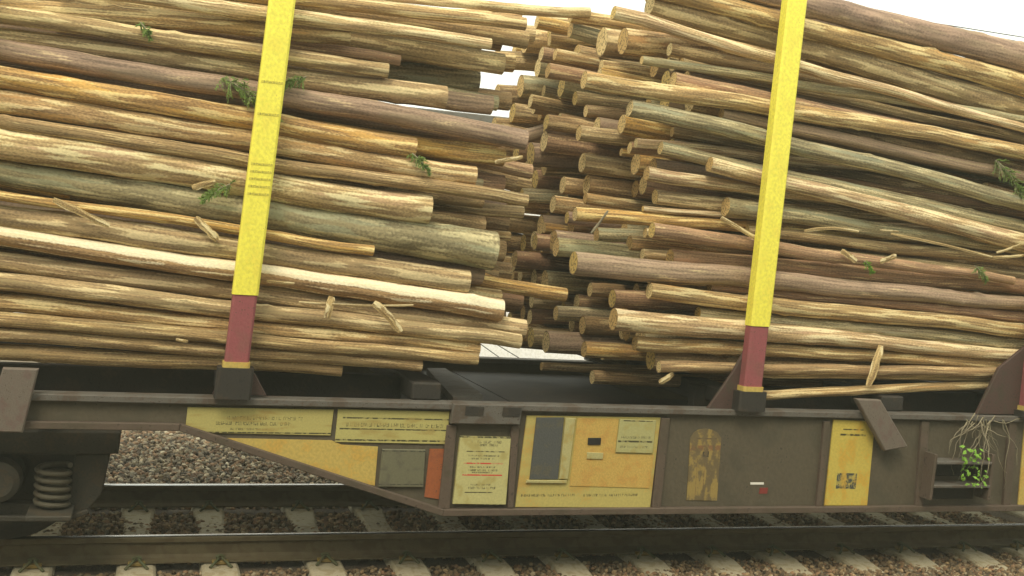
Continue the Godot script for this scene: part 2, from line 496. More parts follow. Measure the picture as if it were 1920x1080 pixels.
# ------------------------------------------------------------------ scene data, metres
# pile and bark kind, first end x y z, other end x y, radii, bow, label
const LOGS := [
	["Lg", -1.225, 2.366, 1.196, 2.221, 2.062, 0.068, 0.135, 0.000, "thick lichen covered log, the largest in the left stack"],
	["Lc", -1.433, 2.544, 1.252, 1.740, 2.309, 0.094, 0.096, 0.000, "thick pinkish cream log ending just above the lichen covered log"],
	["Lp", -1.889, 3.098, 1.264, 2.371, 2.829, 0.061, 0.069, 0.017, "long purplish brown smooth log ending at the gap in upper half"],
	["Ls", -1.681, 2.029, 1.269, 2.285, 1.664, 0.056, 0.076, 0.000, "log with a long bright peeled streak along its side"],
	["Lt", -1.622, 2.142, 1.247, 2.040, 1.839, 0.070, 0.083, 0.000, "thick tan log directly above the log with the bright peeled streak"],
	["Lt", -1.617, 2.795, 1.259, 2.034, 2.554, 0.073, 0.068, 0.000, "tan log with cream peeled patches crossing the left post third of its height down"],
	["Lt", -1.528, 3.150, 1.200, 1.809, 3.064, 0.044, 0.078, 0.000, "orange tan log thickening to a round end above the purplish brown log"],
	["Lo", -1.963, 2.971, 1.289, 1.606, 2.702, 0.065, 0.067, 0.000, "golden orange log directly below the long purplish brown log"],
	["Lt", -1.656, 1.856, 1.194, 2.484, 1.538, 0.059, 0.067, 0.000, "tan log directly below the log with the bright peeled streak"],
	["Lb", -1.958, 2.688, 1.309, 2.399, 2.421, 0.044, 0.043, 0.000, "thin straight log directly above the thick pinkish cream log"],
	["Lt", -1.656, 1.741, 1.277, 2.432, 1.459, 0.054, 0.051, 0.000, "reddish tan log third from the bottom edge of the sunlit left stack"],
	["Lt", -1.692, 1.600, 1.229, 2.153, 1.391, 0.050, 0.055, 0.000, "honey coloured log lowest of the bright logs in the left stack"],
	["Lt", -1.711, 3.267, 1.292, 1.392, 3.183, 0.055, 0.048, 0.000, "yellow tan log ending left of the grey log pair high in the left stack"],
	["Lt", -1.560, 3.300, 1.206, 1.142, 3.388, 0.048, 0.059, 0.000, "tan log with a blunt end just right of the left post near the top edge"],
	["Lc", -0.618, 3.469, 1.297, 2.070, 3.436, 0.051, 0.039, 0.000, "long tapering tan log second from the top of the left stack"],
	["Lt", 0.139, 3.546, 1.284, 2.306, 3.602, 0.047, 0.043, 0.000, "topmost pale log of the left stack right of the post"],
	["Lo", -1.893, 2.284, 1.303, 1.373, 2.013, 0.025, 0.035, 0.000, "thin golden log squeezed under the thick lichen covered log"],
	["Lo", -1.599, 2.391, 1.069, -0.489, 2.276, 0.069, 0.073, 0.000, "short visible orange log at the left edge beside the thick lichen covered log"],
	["Lb", -1.822, 1.502, 1.304, 2.129, 1.330, 0.045, 0.043, 0.000, "shaded brown log below the honey coloured log"],
	["Lb", -1.539, 1.395, 1.264, 1.754, 1.273, 0.044, 0.046, 0.000, "shaded brown log second from the bottom of the left stack"],
	["Lb", -1.632, 1.284, 1.210, 1.230, 1.220, 0.052, 0.049, 0.000, "dark bottom log of the left stack resting on the bolsters"],
	["Lr", -0.657, 3.323, 1.100, 1.507, 3.287, 0.033, 0.036, 0.000, "thin reddish log wedged behind others right of the left post near the top"],
	["Lb", 0.283, 3.351, 0.750, 2.164, 3.424, 0.054, 0.061, 0.000, "greyish tan log with a square end high at the gap, upper of a pair"],
	["Lg", 0.594, 3.272, 0.676, 2.168, 3.274, 0.074, 0.089, 0.000, "thick olive grey log high at the gap, lower of a pair"],
	["Lr", 1.089, 2.774, 1.000, 2.514, 2.637, 0.036, 0.053, 0.000, "thin brown log sticking into the gap above the thin straight log"],
	["Lb", 0.910, 2.850, 0.550, 2.545, 2.577, 0.064, 0.068, 0.000, "dark log end recessed behind the thin brown log at the gap"],
	["Lt", 1.379, 2.376, 0.800, 2.542, 2.353, 0.045, 0.046, 0.000, "stubby tan log poking into the gap right of the thick pinkish cream log"],
	["Lb", 0.990, 2.320, 0.700, 2.272, 2.194, 0.041, 0.050, 0.000, "brown log end resting on top of the thick lichen covered log"],
	["Lo", 1.520, 1.926, 0.900, 2.881, 1.776, 0.049, 0.051, 0.000, "orange log poking farthest into the dark gap"],
	["Lc", 0.865, 3.598, 0.500, 2.625, 3.694, 0.050, 0.064, 0.000, "cream log bridging to the gap under the topmost pale log"],
	["Lc", 1.437, 3.894, 0.100, 3.212, 3.997, 0.033, 0.043, 0.000, "slender pale log bridging the top of the gap against the sky"],
	["Lt", 0.758, 3.475, 0.250, 2.560, 3.505, 0.062, 0.074, 0.000, "tan log end in the shade right of the greyish tan square end"],
	["Lb", 0.735, 3.199, 0.200, 2.567, 3.216, 0.071, 0.074, 0.000, "brown log end in the shade above the long purplish brown log end"],
	["Lr", 0.786, 2.794, 0.100, 2.636, 2.723, 0.068, 0.071, 0.000, "reddish log end in the shade behind the splinter at the gap"],
	["Lb", 0.954, 2.396, 0.100, 2.648, 2.271, 0.072, 0.076, 0.000, "brown log end in the shade right of the stubby tan log"],
	["Lt", 0.852, 3.779, -0.200, 2.732, 3.935, 0.062, 0.065, 0.000, "tan log end in the shade below the slender bridging log"],
	["Rp", 2.922, 4.175, 1.239, 7.370, 3.776, 0.085, 0.111, 0.000, "thick brown topmost log of the right stack against the sky"],
	["Rt", 3.100, 3.988, 1.234, 7.356, 3.555, 0.063, 0.089, 0.017, "thick log second from the top of the right stack"],
	["Rt", 3.277, 3.892, 1.118, 7.178, 3.421, 0.084, 0.097, 0.000, "thick log with a bare greenish patch, third from the top of right stack"],
	["Rc", 2.934, 3.758, 1.289, 6.675, 3.285, 0.048, 0.033, 0.000, "slender log with a bright upper edge crossing behind right post near the top"],
	["Rg", 3.207, 3.475, 1.209, 7.285, 3.328, 0.032, 0.045, 0.029, "thin bluish grey log with a pale splintered left end"],
	["Rt", 2.755, 3.277, 1.288, 7.181, 3.087, 0.062, 0.056, 0.034, "long log with a cream right half sticking out left of the right stack"],
	["Rg", 3.114, 3.122, 1.274, 7.608, 2.561, 0.061, 0.059, 0.050, "pale green grey bowed log across the middle of the right stack"],
	["Rp", 3.865, 3.168, 1.205, 7.229, 2.884, 0.046, 0.047, 0.000, "smooth brown log ending beside the moss clump at the right"],
	["Rc", 3.776, 2.791, 1.256, 7.414, 2.296, 0.054, 0.075, 0.017, "cream log with orange underside sloping down to right edge mid height"],
	["Rg", 3.421, 2.881, 1.169, 7.511, 2.448, 0.048, 0.061, 0.000, "olive log with a bright peeled left end directly below the pale green grey bowed log"],
	["Rr", 3.461, 3.364, 1.211, 6.874, 3.144, 0.059, 0.035, 0.000, "reddish log with a tan cut end below the thin bluish grey log"],
	["Rb", 3.505, 3.612, 1.016, 7.196, 3.393, 0.049, 0.019, 0.000, "brown tapering log between two slender ones near the right post"],
	["Rp", 2.790, 2.018, 1.251, 6.878, 1.926, 0.082, 0.051, 0.000, "thick pinkish log with a yellow cut end facing the dark gap"],
	["Rr", 3.566, 2.098, 1.164, 7.743, 2.052, 0.066, 0.065, 0.000, "reddish brown straight log crossing behind the right post at mid height"],
	["Rr", 3.343, 2.285, 1.301, 6.503, 2.108, 0.056, 0.034, 0.000, "reddish log above the straight reddish brown log at right post"],
	["Rt", 3.371, 1.858, 1.271, 7.234, 1.690, 0.057, 0.060, 0.000, "orange tan log just above the maroon foot of the right post"],
	["Rc", 3.112, 1.644, 1.273, 7.782, 1.468, 0.079, 0.038, 0.000, "thick log with a split pale end at the height of the maroon post foot"],
	["Rt", 3.315, 1.476, 1.217, 7.710, 1.420, 0.053, 0.046, 0.000, "tan log behind the maroon foot of the right post"],
	["Rg", 3.801, 1.713, 1.206, 7.755, 1.576, 0.050, 0.061, 0.000, "greenish straight log level with the top of the maroon post foot"],
	["Rr", 3.889, 1.912, 1.189, 7.478, 1.799, 0.039, 0.050, 0.000, "thin pinkish log right of the right post in the lower half"],
	["Rg", 3.990, 2.505, 1.146, 6.776, 2.356, 0.071, 0.044, 0.000, "blue grey log with a broad cut end left of the right post"],
	["Rb", 3.479, 1.319, 1.297, 7.646, 1.405, 0.042, 0.037, 0.000, "shaded brown log second from the bottom of right stack"],
	["Rt", 4.218, 1.290, 1.250, 7.634, 1.344, 0.024, 0.027, 0.000, "thin bottom pole of the right stack"],
	["Rb", 4.209, 2.343, 1.100, 7.811, 2.230, 0.040, 0.045, 0.000, "olive brown log right of the post under the wood splinters"],
	["Rt", 3.469, 2.536, 1.040, 5.724, 2.542, 0.055, 0.037, 0.000, "short visible log with a square tan end left of the right post at mid height"],
	["Rc", 3.337, 2.692, 1.150, 5.245, 2.606, 0.053, 0.024, 0.000, "log with a rounded yellow end under the olive log with the peeled end"],
	["Rt", 3.923, 2.673, 0.956, 6.645, 2.391, 0.048, 0.044, 0.000, "log tucked under the cream log with orange underside"],
	["Ro", 2.860, 2.365, 1.028, 5.887, 2.398, 0.050, 0.048, 0.000, "orange log with a yellow end pointing to the gap at mid height"],
	["Rc", 3.367, 2.442, 1.066, 5.841, 2.480, 0.021, 0.023, 0.000, "thin cream pole lying on the orange log at mid height"],
	["Rt", 3.355, 2.189, 0.900, 4.845, 2.135, 0.055, 0.040, 0.000, "tan log end above the thick pinkish log"],
	["Rg", 3.169, 2.232, 0.700, 4.885, 2.261, 0.056, 0.045, 0.000, "grey log end beside the tan log end above thick pinkish log"],
	["Rg", 2.798, 2.120, 0.850, 5.564, 2.031, 0.070, 0.057, 0.000, "grey log with a broken yellow end above the thick pinkish log"],
	["Rr", 3.252, 1.768, 0.900, 5.645, 1.722, 0.069, 0.045, 0.000, "reddish stub directly on top of the split ended thick log"],
	["Ro", 3.058, 1.384, 0.900, 5.708, 1.305, 0.059, 0.044, 0.000, "orange log end low at the gap"],
	["Rp", 2.872, 2.847, -0.100, 5.832, 3.025, 0.099, 0.063, 0.000, "thick grey log with a flat end reaching across the gap in the upper half"],
	["Rb", 3.036, 2.763, -0.220, 5.303, 2.820, 0.070, 0.067, 0.000, "dark log directly below the thick grey flat ended log"],
	["Rr", 3.026, 2.671, -0.400, 5.027, 2.718, 0.081, 0.063, 0.000, "reddish log end deep in the gap below the thick grey flat ended log"],
	["Rg", 2.853, 2.519, -0.200, 5.834, 2.591, 0.057, 0.062, 0.000, "grey green log reaching farthest left of the right stack at mid height"],
	["Rt", 3.044, 2.998, 0.500, 5.422, 2.976, 0.059, 0.050, 0.000, "tan ended log with a bright top strip above the thick grey flat ended log"],
	["Rc", 3.302, 2.915, 1.000, 5.457, 2.919, 0.035, 0.038, 0.000, "small round yellow log end left of the peeled olive log"],
	["Rp", 2.947, 3.028, -0.500, 4.651, 3.616, 0.059, 0.062, 0.000, "short brown stub tilting up to the right in the gap"],
	["Rt", 3.009, 3.910, -0.900, 5.349, 3.932, 0.117, 0.085, 0.000, "pale log end standing tall high in the gap"],
	["Rg", 3.058, 3.636, -0.636, 5.654, 3.594, 0.080, 0.081, 0.000, "grey log with a tan cut end high in the gap"],
	["Rg", 3.000, 3.504, -0.900, 5.639, 3.560, 0.098, 0.073, 0.000, "log with a pale square cut end farthest left high in the gap"],
	["Rt", 3.114, 3.653, -0.200, 5.387, 3.689, 0.044, 0.047, 0.000, "small pale cut end above the grey log with a tan cut end"],
	["Rt", 3.267, 3.555, 0.300, 5.455, 3.535, 0.050, 0.054, 0.000, "small tan cut end behind the long log with cream right half"],
	["Rt", 3.296, 3.760, 0.200, 5.613, 3.721, 0.118, 0.061, 0.000, "broad tan cut end, left of a pair high right of the gap"],
	["Rt", 3.352, 3.731, 0.500, 5.081, 3.720, 0.102, 0.084, 0.000, "broad tan cut end, right of a pair high right of the gap"],
	["Rt", 3.180, 3.326, 0.000, 4.962, 3.332, 0.058, 0.051, 0.000, "small cut end just under the left end of the long cream half log"],
	["Rb", 3.036, 3.299, -0.612, 4.983, 3.364, 0.064, 0.059, 0.000, "shaded cut end below the farthest left pale square one"],
	["Rb", 3.203, 3.208, 0.200, 4.786, 3.216, 0.049, 0.046, 0.000, "small shaded cut end left of the pale green grey bowed log"],
	["Ro", 3.031, 2.266, -0.100, 4.901, 2.292, 0.044, 0.046, 0.000, "orange pole end deep in the gap at mid height"],
	["Rb", 3.102, 1.413, -0.600, 5.199, 0.812, 0.069, 0.074, 0.000, "dark grey log slanting down deep in the lower gap"],
	["Rb", 3.023, 1.153, 0.100, 5.631, 1.162, 0.034, 0.037, 0.000, "dark slender log low in the gap over the wagon deck"],
	["Rb", 3.303, 1.131, 0.500, 5.588, 1.128, 0.054, 0.044, 0.000, "dim cut end lowest in the right stack beside the gap"],
	["Rb", 3.245, 1.621, -0.100, 5.587, 1.540, 0.048, 0.052, 0.000, "dim small cut end deep in the lower gap"],
	["Rb", 3.258, 1.503, 0.100, 4.991, 1.428, 0.065, 0.058, 0.000, "dim cut end deep in the gap left of the split ended thick log"],
	["Rb", 3.312, 1.800, 0.300, 5.579, 1.733, 0.057, 0.054, 0.000, "dim cut end under the thick pinkish log"],
	["Rb", 2.825, 2.901, -1.050, 4.760, 2.921, 0.090, 0.076, 0.000, "dim log end deepest in the gap level with the thick grey flat ended log"],
	["Rb", 2.804, 3.729, -1.050, 4.746, 3.800, 0.085, 0.080, 0.000, "dim log end deepest in the gap left of the tall pale one"],
	["Rb", 2.840, 3.423, -1.062, 4.736, 3.456, 0.095, 0.081, 0.000, "dim log end deepest in the gap beside the farthest left pale square one"],
	["Rb", 2.827, 3.138, -1.050, 4.836, 3.155, 0.085, 0.070, 0.000, "dim log end deepest in the gap above the thick grey flat ended log"],
	["Rb", 2.879, 2.707, -1.050, 4.826, 2.697, 0.086, 0.071, 0.000, "dim log end deepest in the gap behind the dark recessed log end"],
	["Rb", 2.884, 2.303, -1.050, 4.909, 2.268, 0.090, 0.076, 0.000, "dim log end deepest in the gap right of the thick lichen covered log, upper"],
	["Rb", 2.912, 2.128, -1.050, 4.787, 2.086, 0.086, 0.072, 0.000, "dim log end deepest in the gap right of the thick lichen covered log, middle"],
	["Rb", 2.945, 1.949, -1.050, 4.831, 1.895, 0.081, 0.067, 0.000, "dim log end deepest in the gap right of the thick lichen covered log, lower"],
	["Rb", 2.948, 1.767, -1.050, 5.577, 1.677, 0.086, 0.067, 0.000, "dim log end deepest in the gap above the far poking orange log"],
	["Rb", 2.987, 1.586, -1.050, 5.301, 1.495, 0.086, 0.069, 0.000, "dim log end deepest in the gap below the far poking orange log"],
	["Rb", 3.100, 1.418, -1.050, 5.265, 1.322, 0.082, 0.066, 0.000, "dim log end deepest in the gap right of the lowest bright left logs"],
	["Rt", 3.091, 3.973, 0.004, 4.971, 3.913, 0.056, 0.052, 0.000, "pale log near the top of the gap beside the sky sliver"],
	["Rt", 3.039, 4.006, -0.500, 5.332, 4.111, 0.050, 0.053, 0.000, "small pale log end near the top of the gap"],
	["Rt", 3.099, 3.857, -0.500, 5.441, 3.947, 0.050, 0.053, 0.000, "grey tan log end high in the gap below the sky sliver"],
	["Rr", 6.318, 2.835, 1.100, 7.329, 2.669, 0.047, 0.049, 0.000, "reddish log end at right edge under the moss clump"],
	["Rb", 4.553, 2.239, 0.842, 7.723, 2.194, 0.075, 0.083, 0.000, "brown log in the dark slit under the thin bark ribbon"],
	["Rb", 4.696, 2.302, 0.592, 8.187, 2.297, 0.081, 0.091, 0.000, "brown log deeper in the dark slit under the thin bark ribbon"],
	["Rt", 4.765, 3.654, 0.750, 7.703, 3.426, 0.088, 0.097, 0.000, "shaded log behind the slender ones near the top right"],
	["Rb", 4.981, 3.848, 0.380, 7.866, 3.624, 0.092, 0.101, 0.000, "shaded log deeper behind the slender ones near the top right"],
	["Dt", 4.255, 1.124, 1.250, 6.447, 1.265, 0.037, 0.032, 0.013, "loose crooked pole lying on the wagon sill right of the right post"],
	["Lb", 0.685, 1.977, 0.300, 2.634, 1.892, 0.075, 0.078, 0.000, "brown log end in the shade under the thick lichen covered log"],
	["Lt", 0.855, 1.981, -0.600, 2.919, 1.919, 0.083, 0.087, 0.000, "tan log end deeper in the shade under the thick lichen covered log"],
]
# open sight lines through the stacks (daylight shows): from, to, radius
const OPEN := [
	[1.973, 3.193, 1.500, 2.846, 3.658, -1.600, 0.012],
	[1.727, 2.899, 1.500, 2.491, 3.234, -1.600, 0.012],
	[1.840, 2.904, 1.500, 2.654, 3.241, -1.600, 0.015],
	[2.141, 1.394, 1.500, 3.089, 1.062, -1.600, 0.050],
	[2.252, 1.391, 1.500, 3.249, 1.058, -1.600, 0.050],
	[2.428, 3.729, 1.500, 3.503, 4.432, -1.600, 0.030],
	[2.597, 3.738, 1.500, 3.747, 4.444, -1.600, 0.020],
	[1.571, 3.622, 1.500, 2.266, 4.277, -1.600, 0.030],
	[2.462, 1.327, 1.500, 3.552, 0.966, -1.600, 0.020],
]
const WEB := [-9.000, 1.001, 14.000, 1.001, 14.000, 0.338, 1.921, 0.338, 0.220, 0.881, -9.000, 0.881]
const FLANGE_LOW := [1.922, 0.293, 14.000, 0.293, 14.000, 0.337, 1.931, 0.337]
const FLANGE_SLOPE := [0.221, 0.836, 1.921, 0.293, 1.929, 0.337, 0.228, 0.880]
const FLANGE_END := [-9.000, 0.836, 0.220, 0.836, 0.226, 0.880, -9.000, 0.880]
const SLEEPERS := [-1.815, -1.215, -0.615, 0.015, 0.554, 1.269, 1.848, 2.462, 3.034, 3.685, 4.284, 4.818, 5.453, 6.039, 6.654, 7.215, 7.815, 8.415]
const STAKES := [
	[0.535, 1.247, 0.709, 4.000, 1.385, 1.694, true],
	[4.145, 1.193, 4.251, 4.000, 1.385, 1.658, false],
	[6.649, 1.102, 6.713, 4.000, 1.385, 1.650, false],
	[0.535, 1.247, 0.709, 4.000, -1.385, 1.694, false],
	[4.145, 1.193, 4.251, 4.000, -1.385, 1.658, false],
	[6.649, 1.102, 6.713, 4.000, -1.385, 1.650, false],
	[-1.215, 1.247, -1.041, 4.000, 1.385, 1.694, false],
	[-1.215, 1.247, -1.041, 4.000, -1.385, 1.694, false],
]
const BOLSTERS := [-1.215, 0.535, 4.145, 6.649, 1.785, 5.445]
const STENCIL := [3.004, 2.807, 2.500, 2.454, 2.409, 2.363, 2.317]
const GUSSETS := [[4.167, 1.599, 4.170, 1.039, 3.826, 1.024, 4.016, 1.303], [6.709, 1.685, 6.859, 1.056, 6.184, 1.051, 6.359, 1.418], [0.470, 1.192, 0.407, 1.064, 0.739, 1.059, 0.658, 1.198]]
const FLAPS := [[5.005, 1.158, 5.219, 1.155, 5.496, 0.805, 5.295, 0.771], [-0.781, 1.200, -0.589, 1.199, -0.657, 0.822, -0.867, 0.825]]
const RIBS := [[1.917, 0.897, 1.983, 0.898, 1.975, 0.333, 1.898, 0.341], [2.362, 0.905, 2.422, 0.906, 2.419, 0.341, 2.381, 0.341], [3.471, 0.972, 3.537, 0.974, 3.517, 0.330, 3.451, 0.331], [4.797, 0.973, 4.847, 0.974, 4.835, 0.334, 4.789, 0.334], [5.659, 0.989, 5.728, 0.990, 5.737, 0.328, 5.669, 0.329], [6.481, 1.003, 6.553, 1.004, 6.566, 0.323, 6.494, 0.324]]
const BRACKET := [1.937, 1.048, 2.418, 1.048, 2.409, 0.915, 1.932, 0.914]
const POCKET_SHADES := [[2.024, 1.033, 2.149, 1.032, 2.146, 0.975, 2.021, 0.976], [2.282, 1.032, 2.410, 1.031, 2.403, 0.973, 2.279, 0.974]]
const P1 := [0.264, 0.980, 1.165, 0.983, 1.155, 0.814, 0.257, 0.821]
const P2 := [1.192, 0.987, 1.932, 0.985, 1.929, 0.767, 1.185, 0.773]
const P3 := [0.422, 0.790, 1.164, 0.783, 1.228, 0.756, 1.468, 0.745, 1.464, 0.489, 1.418, 0.499, 1.101, 0.596, 0.693, 0.696]
const P4 := [1.497, 0.731, 1.783, 0.730, 1.785, 0.482, 1.486, 0.485]
const P5 := [1.815, 0.734, 1.917, 0.735, 1.900, 0.399, 1.801, 0.414]
const P6 := [2.013, 0.826, 2.367, 0.823, 2.364, 0.361, 1.994, 0.370]
const P7 := [2.474, 0.970, 3.471, 0.975, 3.443, 0.332, 2.438, 0.342]
const P7A := [2.541, 0.959, 2.741, 0.963, 2.728, 0.535, 2.523, 0.535]
const P7B := [2.841, 0.960, 3.148, 0.962, 3.140, 0.715, 3.438, 0.710, 3.420, 0.474, 2.819, 0.490]
const P7C := [3.154, 0.959, 3.431, 0.957, 3.422, 0.722, 3.141, 0.727]
const P7D := [2.929, 0.825, 3.024, 0.826, 3.024, 0.778, 2.929, 0.777]
const P7E := [2.929, 0.725, 3.049, 0.722, 3.048, 0.678, 2.929, 0.680]
const P7F := [2.504, 0.533, 2.791, 0.531, 2.788, 0.509, 2.498, 0.513]
const P7G := [2.749, 0.963, 2.824, 0.960, 2.798, 0.539, 2.735, 0.539]
const P8 := [3.718, 0.830, 3.740, 0.868, 3.776, 0.892, 3.830, 0.901, 3.886, 0.894, 3.935, 0.871, 3.964, 0.833, 3.970, 0.379, 3.727, 0.384]
const P8_FRAME := [3.720, 0.903, 3.967, 0.907, 3.727, 0.380]
const P9 := [4.885, 0.985, 5.250, 0.980, 5.243, 0.337, 4.869, 0.339]
const P10 := [6.646, 1.004, 7.005, 1.011, 7.030, 0.327, 6.653, 0.329]
const MARK := [4.232, 0.512, 4.342, 0.512, 4.344, 0.496, 4.234, 0.496]
const REDMARK := [4.315, 0.472, 4.381, 0.472, 4.377, 0.429, 4.310, 0.429]
const STEPS := [[5.725, 6.230, 0.685], [5.715, 6.230, 0.505]]
const STEPSIDES := [[5.708, 0.758, 5.732, 0.759, 5.715, 0.410, 5.691, 0.410], [6.237, 0.763, 6.263, 0.763, 6.251, 0.408, 6.225, 0.408]]
const BRACES := [[2.200, -0.383, 2.369, -0.425, 2.264, 1.040, 2.008, 1.201]]
const BOGIE_BEAM := [-1.959, 0.765, -0.118, 0.768, -0.129, 0.625, -0.449, 0.615, -1.953, 0.621]
const BOGIE_GUARD := [-0.387, 0.616, -0.177, 0.621, -0.211, 0.369, -0.282, 0.268, -0.405, 0.231, -1.210, 0.225, -1.214, 0.323, -0.618, 0.300, -0.410, 0.336]
const BOGIE_LIP := [-1.211, 0.251, -0.430, 0.231, -0.291, 0.278, -0.281, 0.251, -0.416, 0.197, -1.209, 0.212]
const BOGIE_SPRINGS := [[-0.501, 0.315, 0.559, 0.095], [-1.121, 0.315, 0.559, 0.095]]
const AXLES := [-0.811, -2.611]
const WIRES := [
	[8.076, 6.723, -9.000, 28.076, 6.643, -9.000, 0.000, "upper of two thin overhead wires against the white sky at top right"],
	[8.083, 6.831, -9.000, 28.083, 6.196, -9.000, 0.000, "lower of two thin overhead wires against the white sky at top right"],
	[3.176, 1.804, -10.600, 6.716, -0.375, -10.600, 0.000, "left of two thin slanting stay wires before the white building in the gap"],
	[3.263, 1.678, -10.600, 6.911, -0.214, -10.600, 0.000, "right of two thin slanting stay wires before the white building in the gap"],
]
const STRIPS := [
	["bark_strip", -0.568, 2.193, -0.249, 2.058, 1.370, 0.070, 0.000, "strip_bark", "pale bent wood splinter across the dark slit at far left below the lichen log"],
	["bark_strip", 0.244, 2.146, 0.386, 2.017, 1.350, 0.079, 0.000, "strip_bark", "small greyish splinter in dark slit just left of the left post"],
	["wood_splinter", 1.084, 1.567, 1.110, 1.705, 1.380, 0.089, 0.000, "strip_bark", "flat pale bark flake left of the hanging bark strip low in left stack"],
	["bark_strip", 1.378, 1.678, 1.573, 1.500, 1.390, 0.090, 0.012, "strip_bark", "curved bark strip hanging down over low logs of the left stack"],
	["bark_strip", 0.903, 1.660, 1.645, 1.677, 1.380, 0.027, -0.012, "strip_bark", "long thin pale bark strip lying below the bright peeled streak"],
	["wood_splinter", 0.697, 1.780, 0.870, 1.776, 1.370, 0.027, 0.000, "strip_bark", "small bright chip just right of the left post foot"],
	["wood_splinter", 2.150, 2.658, 2.342, 2.711, 1.320, 0.050, 0.000, "strip_bark", "tan splinter pointing into the gap above the thin straight log"],
	["wood_splinter", 2.925, 2.235, 3.041, 2.401, 1.200, 0.030, 0.000, "stem", "thin grey splinter standing upright above broken yellow log end"],
	["wood_splinter", 3.842, 2.412, 4.202, 2.253, 1.370, 0.054, 0.000, "strip_bark", "flat splinter slanting down to the right post at mid height"],
	["bark_strip", 4.529, 2.365, 4.993, 2.394, 1.370, 0.039, 0.022, "strip_bark", "pale forked bark splinter right of right post at mid height"],
	["wood_splinter", 5.185, 2.419, 5.351, 2.419, 1.360, 0.020, 0.000, "strip_bark", "tiny white splinter right of the pale forked bark splinter"],
	["bark_strip", 5.282, 2.398, 6.230, 2.281, 1.360, 0.033, 0.006, "strip_bark", "long thin bark ribbon slanting to the right edge at mid height"],
	["wood_splinter", 6.240, 2.277, 6.535, 2.313, 1.360, 0.038, 0.000, "strip_bark", "bright splinter tip at right edge at mid height"],
	["wood_splinter", 6.275, 2.317, 6.509, 2.399, 1.350, 0.038, 0.000, "strip_bark", "grey splinter rising to the right edge at mid height"],
	["wood_splinter", 4.855, 2.242, 4.992, 2.171, 1.370, 0.071, 0.000, "strip_bark", "flat olive bark flake left of the small bright green sprig"],
	["wood_splinter", 5.201, 2.184, 5.339, 2.233, 1.370, 0.072, 0.000, "strip_bark", "flat reddish bark flake right of the small bright green sprig"],
	["bark_strip", 5.267, 1.551, 5.184, 1.241, 1.380, 0.097, 0.000, "strip_bark", "wide bark strip hanging down the lowest logs right of right post"],
	["wood_splinter", 3.492, 1.205, 3.595, 1.277, 1.300, 0.076, 0.000, "strip_bark", "pale bark chip under the lowest logs left of right post"],
	["wood_splinter", 0.173, 1.391, 0.243, 1.380, 1.360, 0.033, 0.000, "strip_bark", "orange chip on shaded low logs left of the left post"],
	["bark_strip", 0.215, 2.327, 0.351, 2.378, 1.360, 0.066, 0.000, "strip_bark", "bark flake next to the green twig left of the left post"],
]
const GREENS := [
	[0.481, 2.965, 1.360, 0.200, false, "dark green conifer twig poking out behind the yellow left post", "twig", "conifer_twig"],
	[0.802, 3.057, 1.360, 0.100, false, "small green conifer sprig just right of the left post near the top", "twig", "conifer_twig"],
	[0.379, 2.340, 1.360, 0.100, false, "dark green conifer sprig left of the left post above the lichen log", "twig", "conifer_twig"],
	[1.620, 2.630, 1.360, 0.080, false, "green sprig on tan logs of left stack left of the gap", "twig", "conifer_twig"],
	[6.335, 2.974, 1.300, 0.170, false, "green moss clump at the right edge beside the smooth brown log", "moss", "moss_clump"],
	[5.086, 2.157, 1.370, 0.050, true, "small bright green sprig right of the right post at mid height", "sprig", "leaf_sprig"],
	[6.114, 2.174, 1.360, 0.070, false, "dull green moss tuft low at right between log rows", "moss", "moss_clump"],
	[-0.116, 3.267, 1.360, 0.050, false, "tiny green tuft near the top left of the left stack", "moss", "moss_clump"],
]
const TANGLE := [6.203, 1.026, 1.460]

func _ready():
	rng.seed = 20
	wob.seed = 5
	wob.frequency = 0.02
	wob.fractal_octaves = 3
	# ---------------------------------------------------------------- camera, sky, sun
	var cam := Camera3D.new()
	cam.name = "camera"
	cam.fov = 28.9512
	cam.near = 0.1
	cam.far = 500.0
	add_child(cam)
	cam.transform = Transform3D(Basis(Vector3(0.949605, 0.070917, 0.305323), Vector3(-0.054501, 0.996589, -0.061971), Vector3(-0.308676, 0.042207, 0.950230)), Vector3(0.000000, 2.141900, 8.502000))
	cam.current = true
	var env := Environment.new()
	env.background_mode = Environment.BG_SKY
	var sm := ProceduralSkyMaterial.new()
	sm.sky_top_color = Color(0.93, 0.94, 0.89)
	sm.sky_horizon_color = Color(0.97, 0.975, 0.93)
	sm.sky_curve = 0.3
	sm.ground_bottom_color = Color(0.32, 0.3, 0.26)
	sm.ground_horizon_color = Color(0.7, 0.7, 0.68)
	var sky := Sky.new()
	sky.sky_material = sm
	env.sky = sky
	env.background_energy_multiplier = 1.0
	env.tonemap_mode = Environment.TONE_MAPPER_LINEAR
	env.tonemap_exposure = 1.75
	env.fog_enabled = true  # thin haze added to stand in for the milky veil of the window glass
	env.fog_density = 0.006
	env.fog_light_color = Color(0.9, 0.92, 0.84)
	env.sdfgi_enabled = true
	env.ssao_enabled = true
	env.ssil_enabled = true
	var we := WorldEnvironment.new()
	we.name = "world_environment"
	we.environment = env
	add_child(we)
	var sun := DirectionalLight3D.new()
	sun.name = "sun"
	sun.light_energy = 0.45
	sun.light_color = Color(1.0, 0.96, 0.88)
	sun.light_angular_distance = 25.0
	sun.shadow_enabled = true
	add_child(sun)
	sun.look_at_from_position(Vector3(-4, 9, 6), Vector3(0, 0, 0))

	make_materials()
	build_ground()
	build_track()
	build_background()
	build_carriage()
	build_wagon()
	build_logs()
	build_debris()

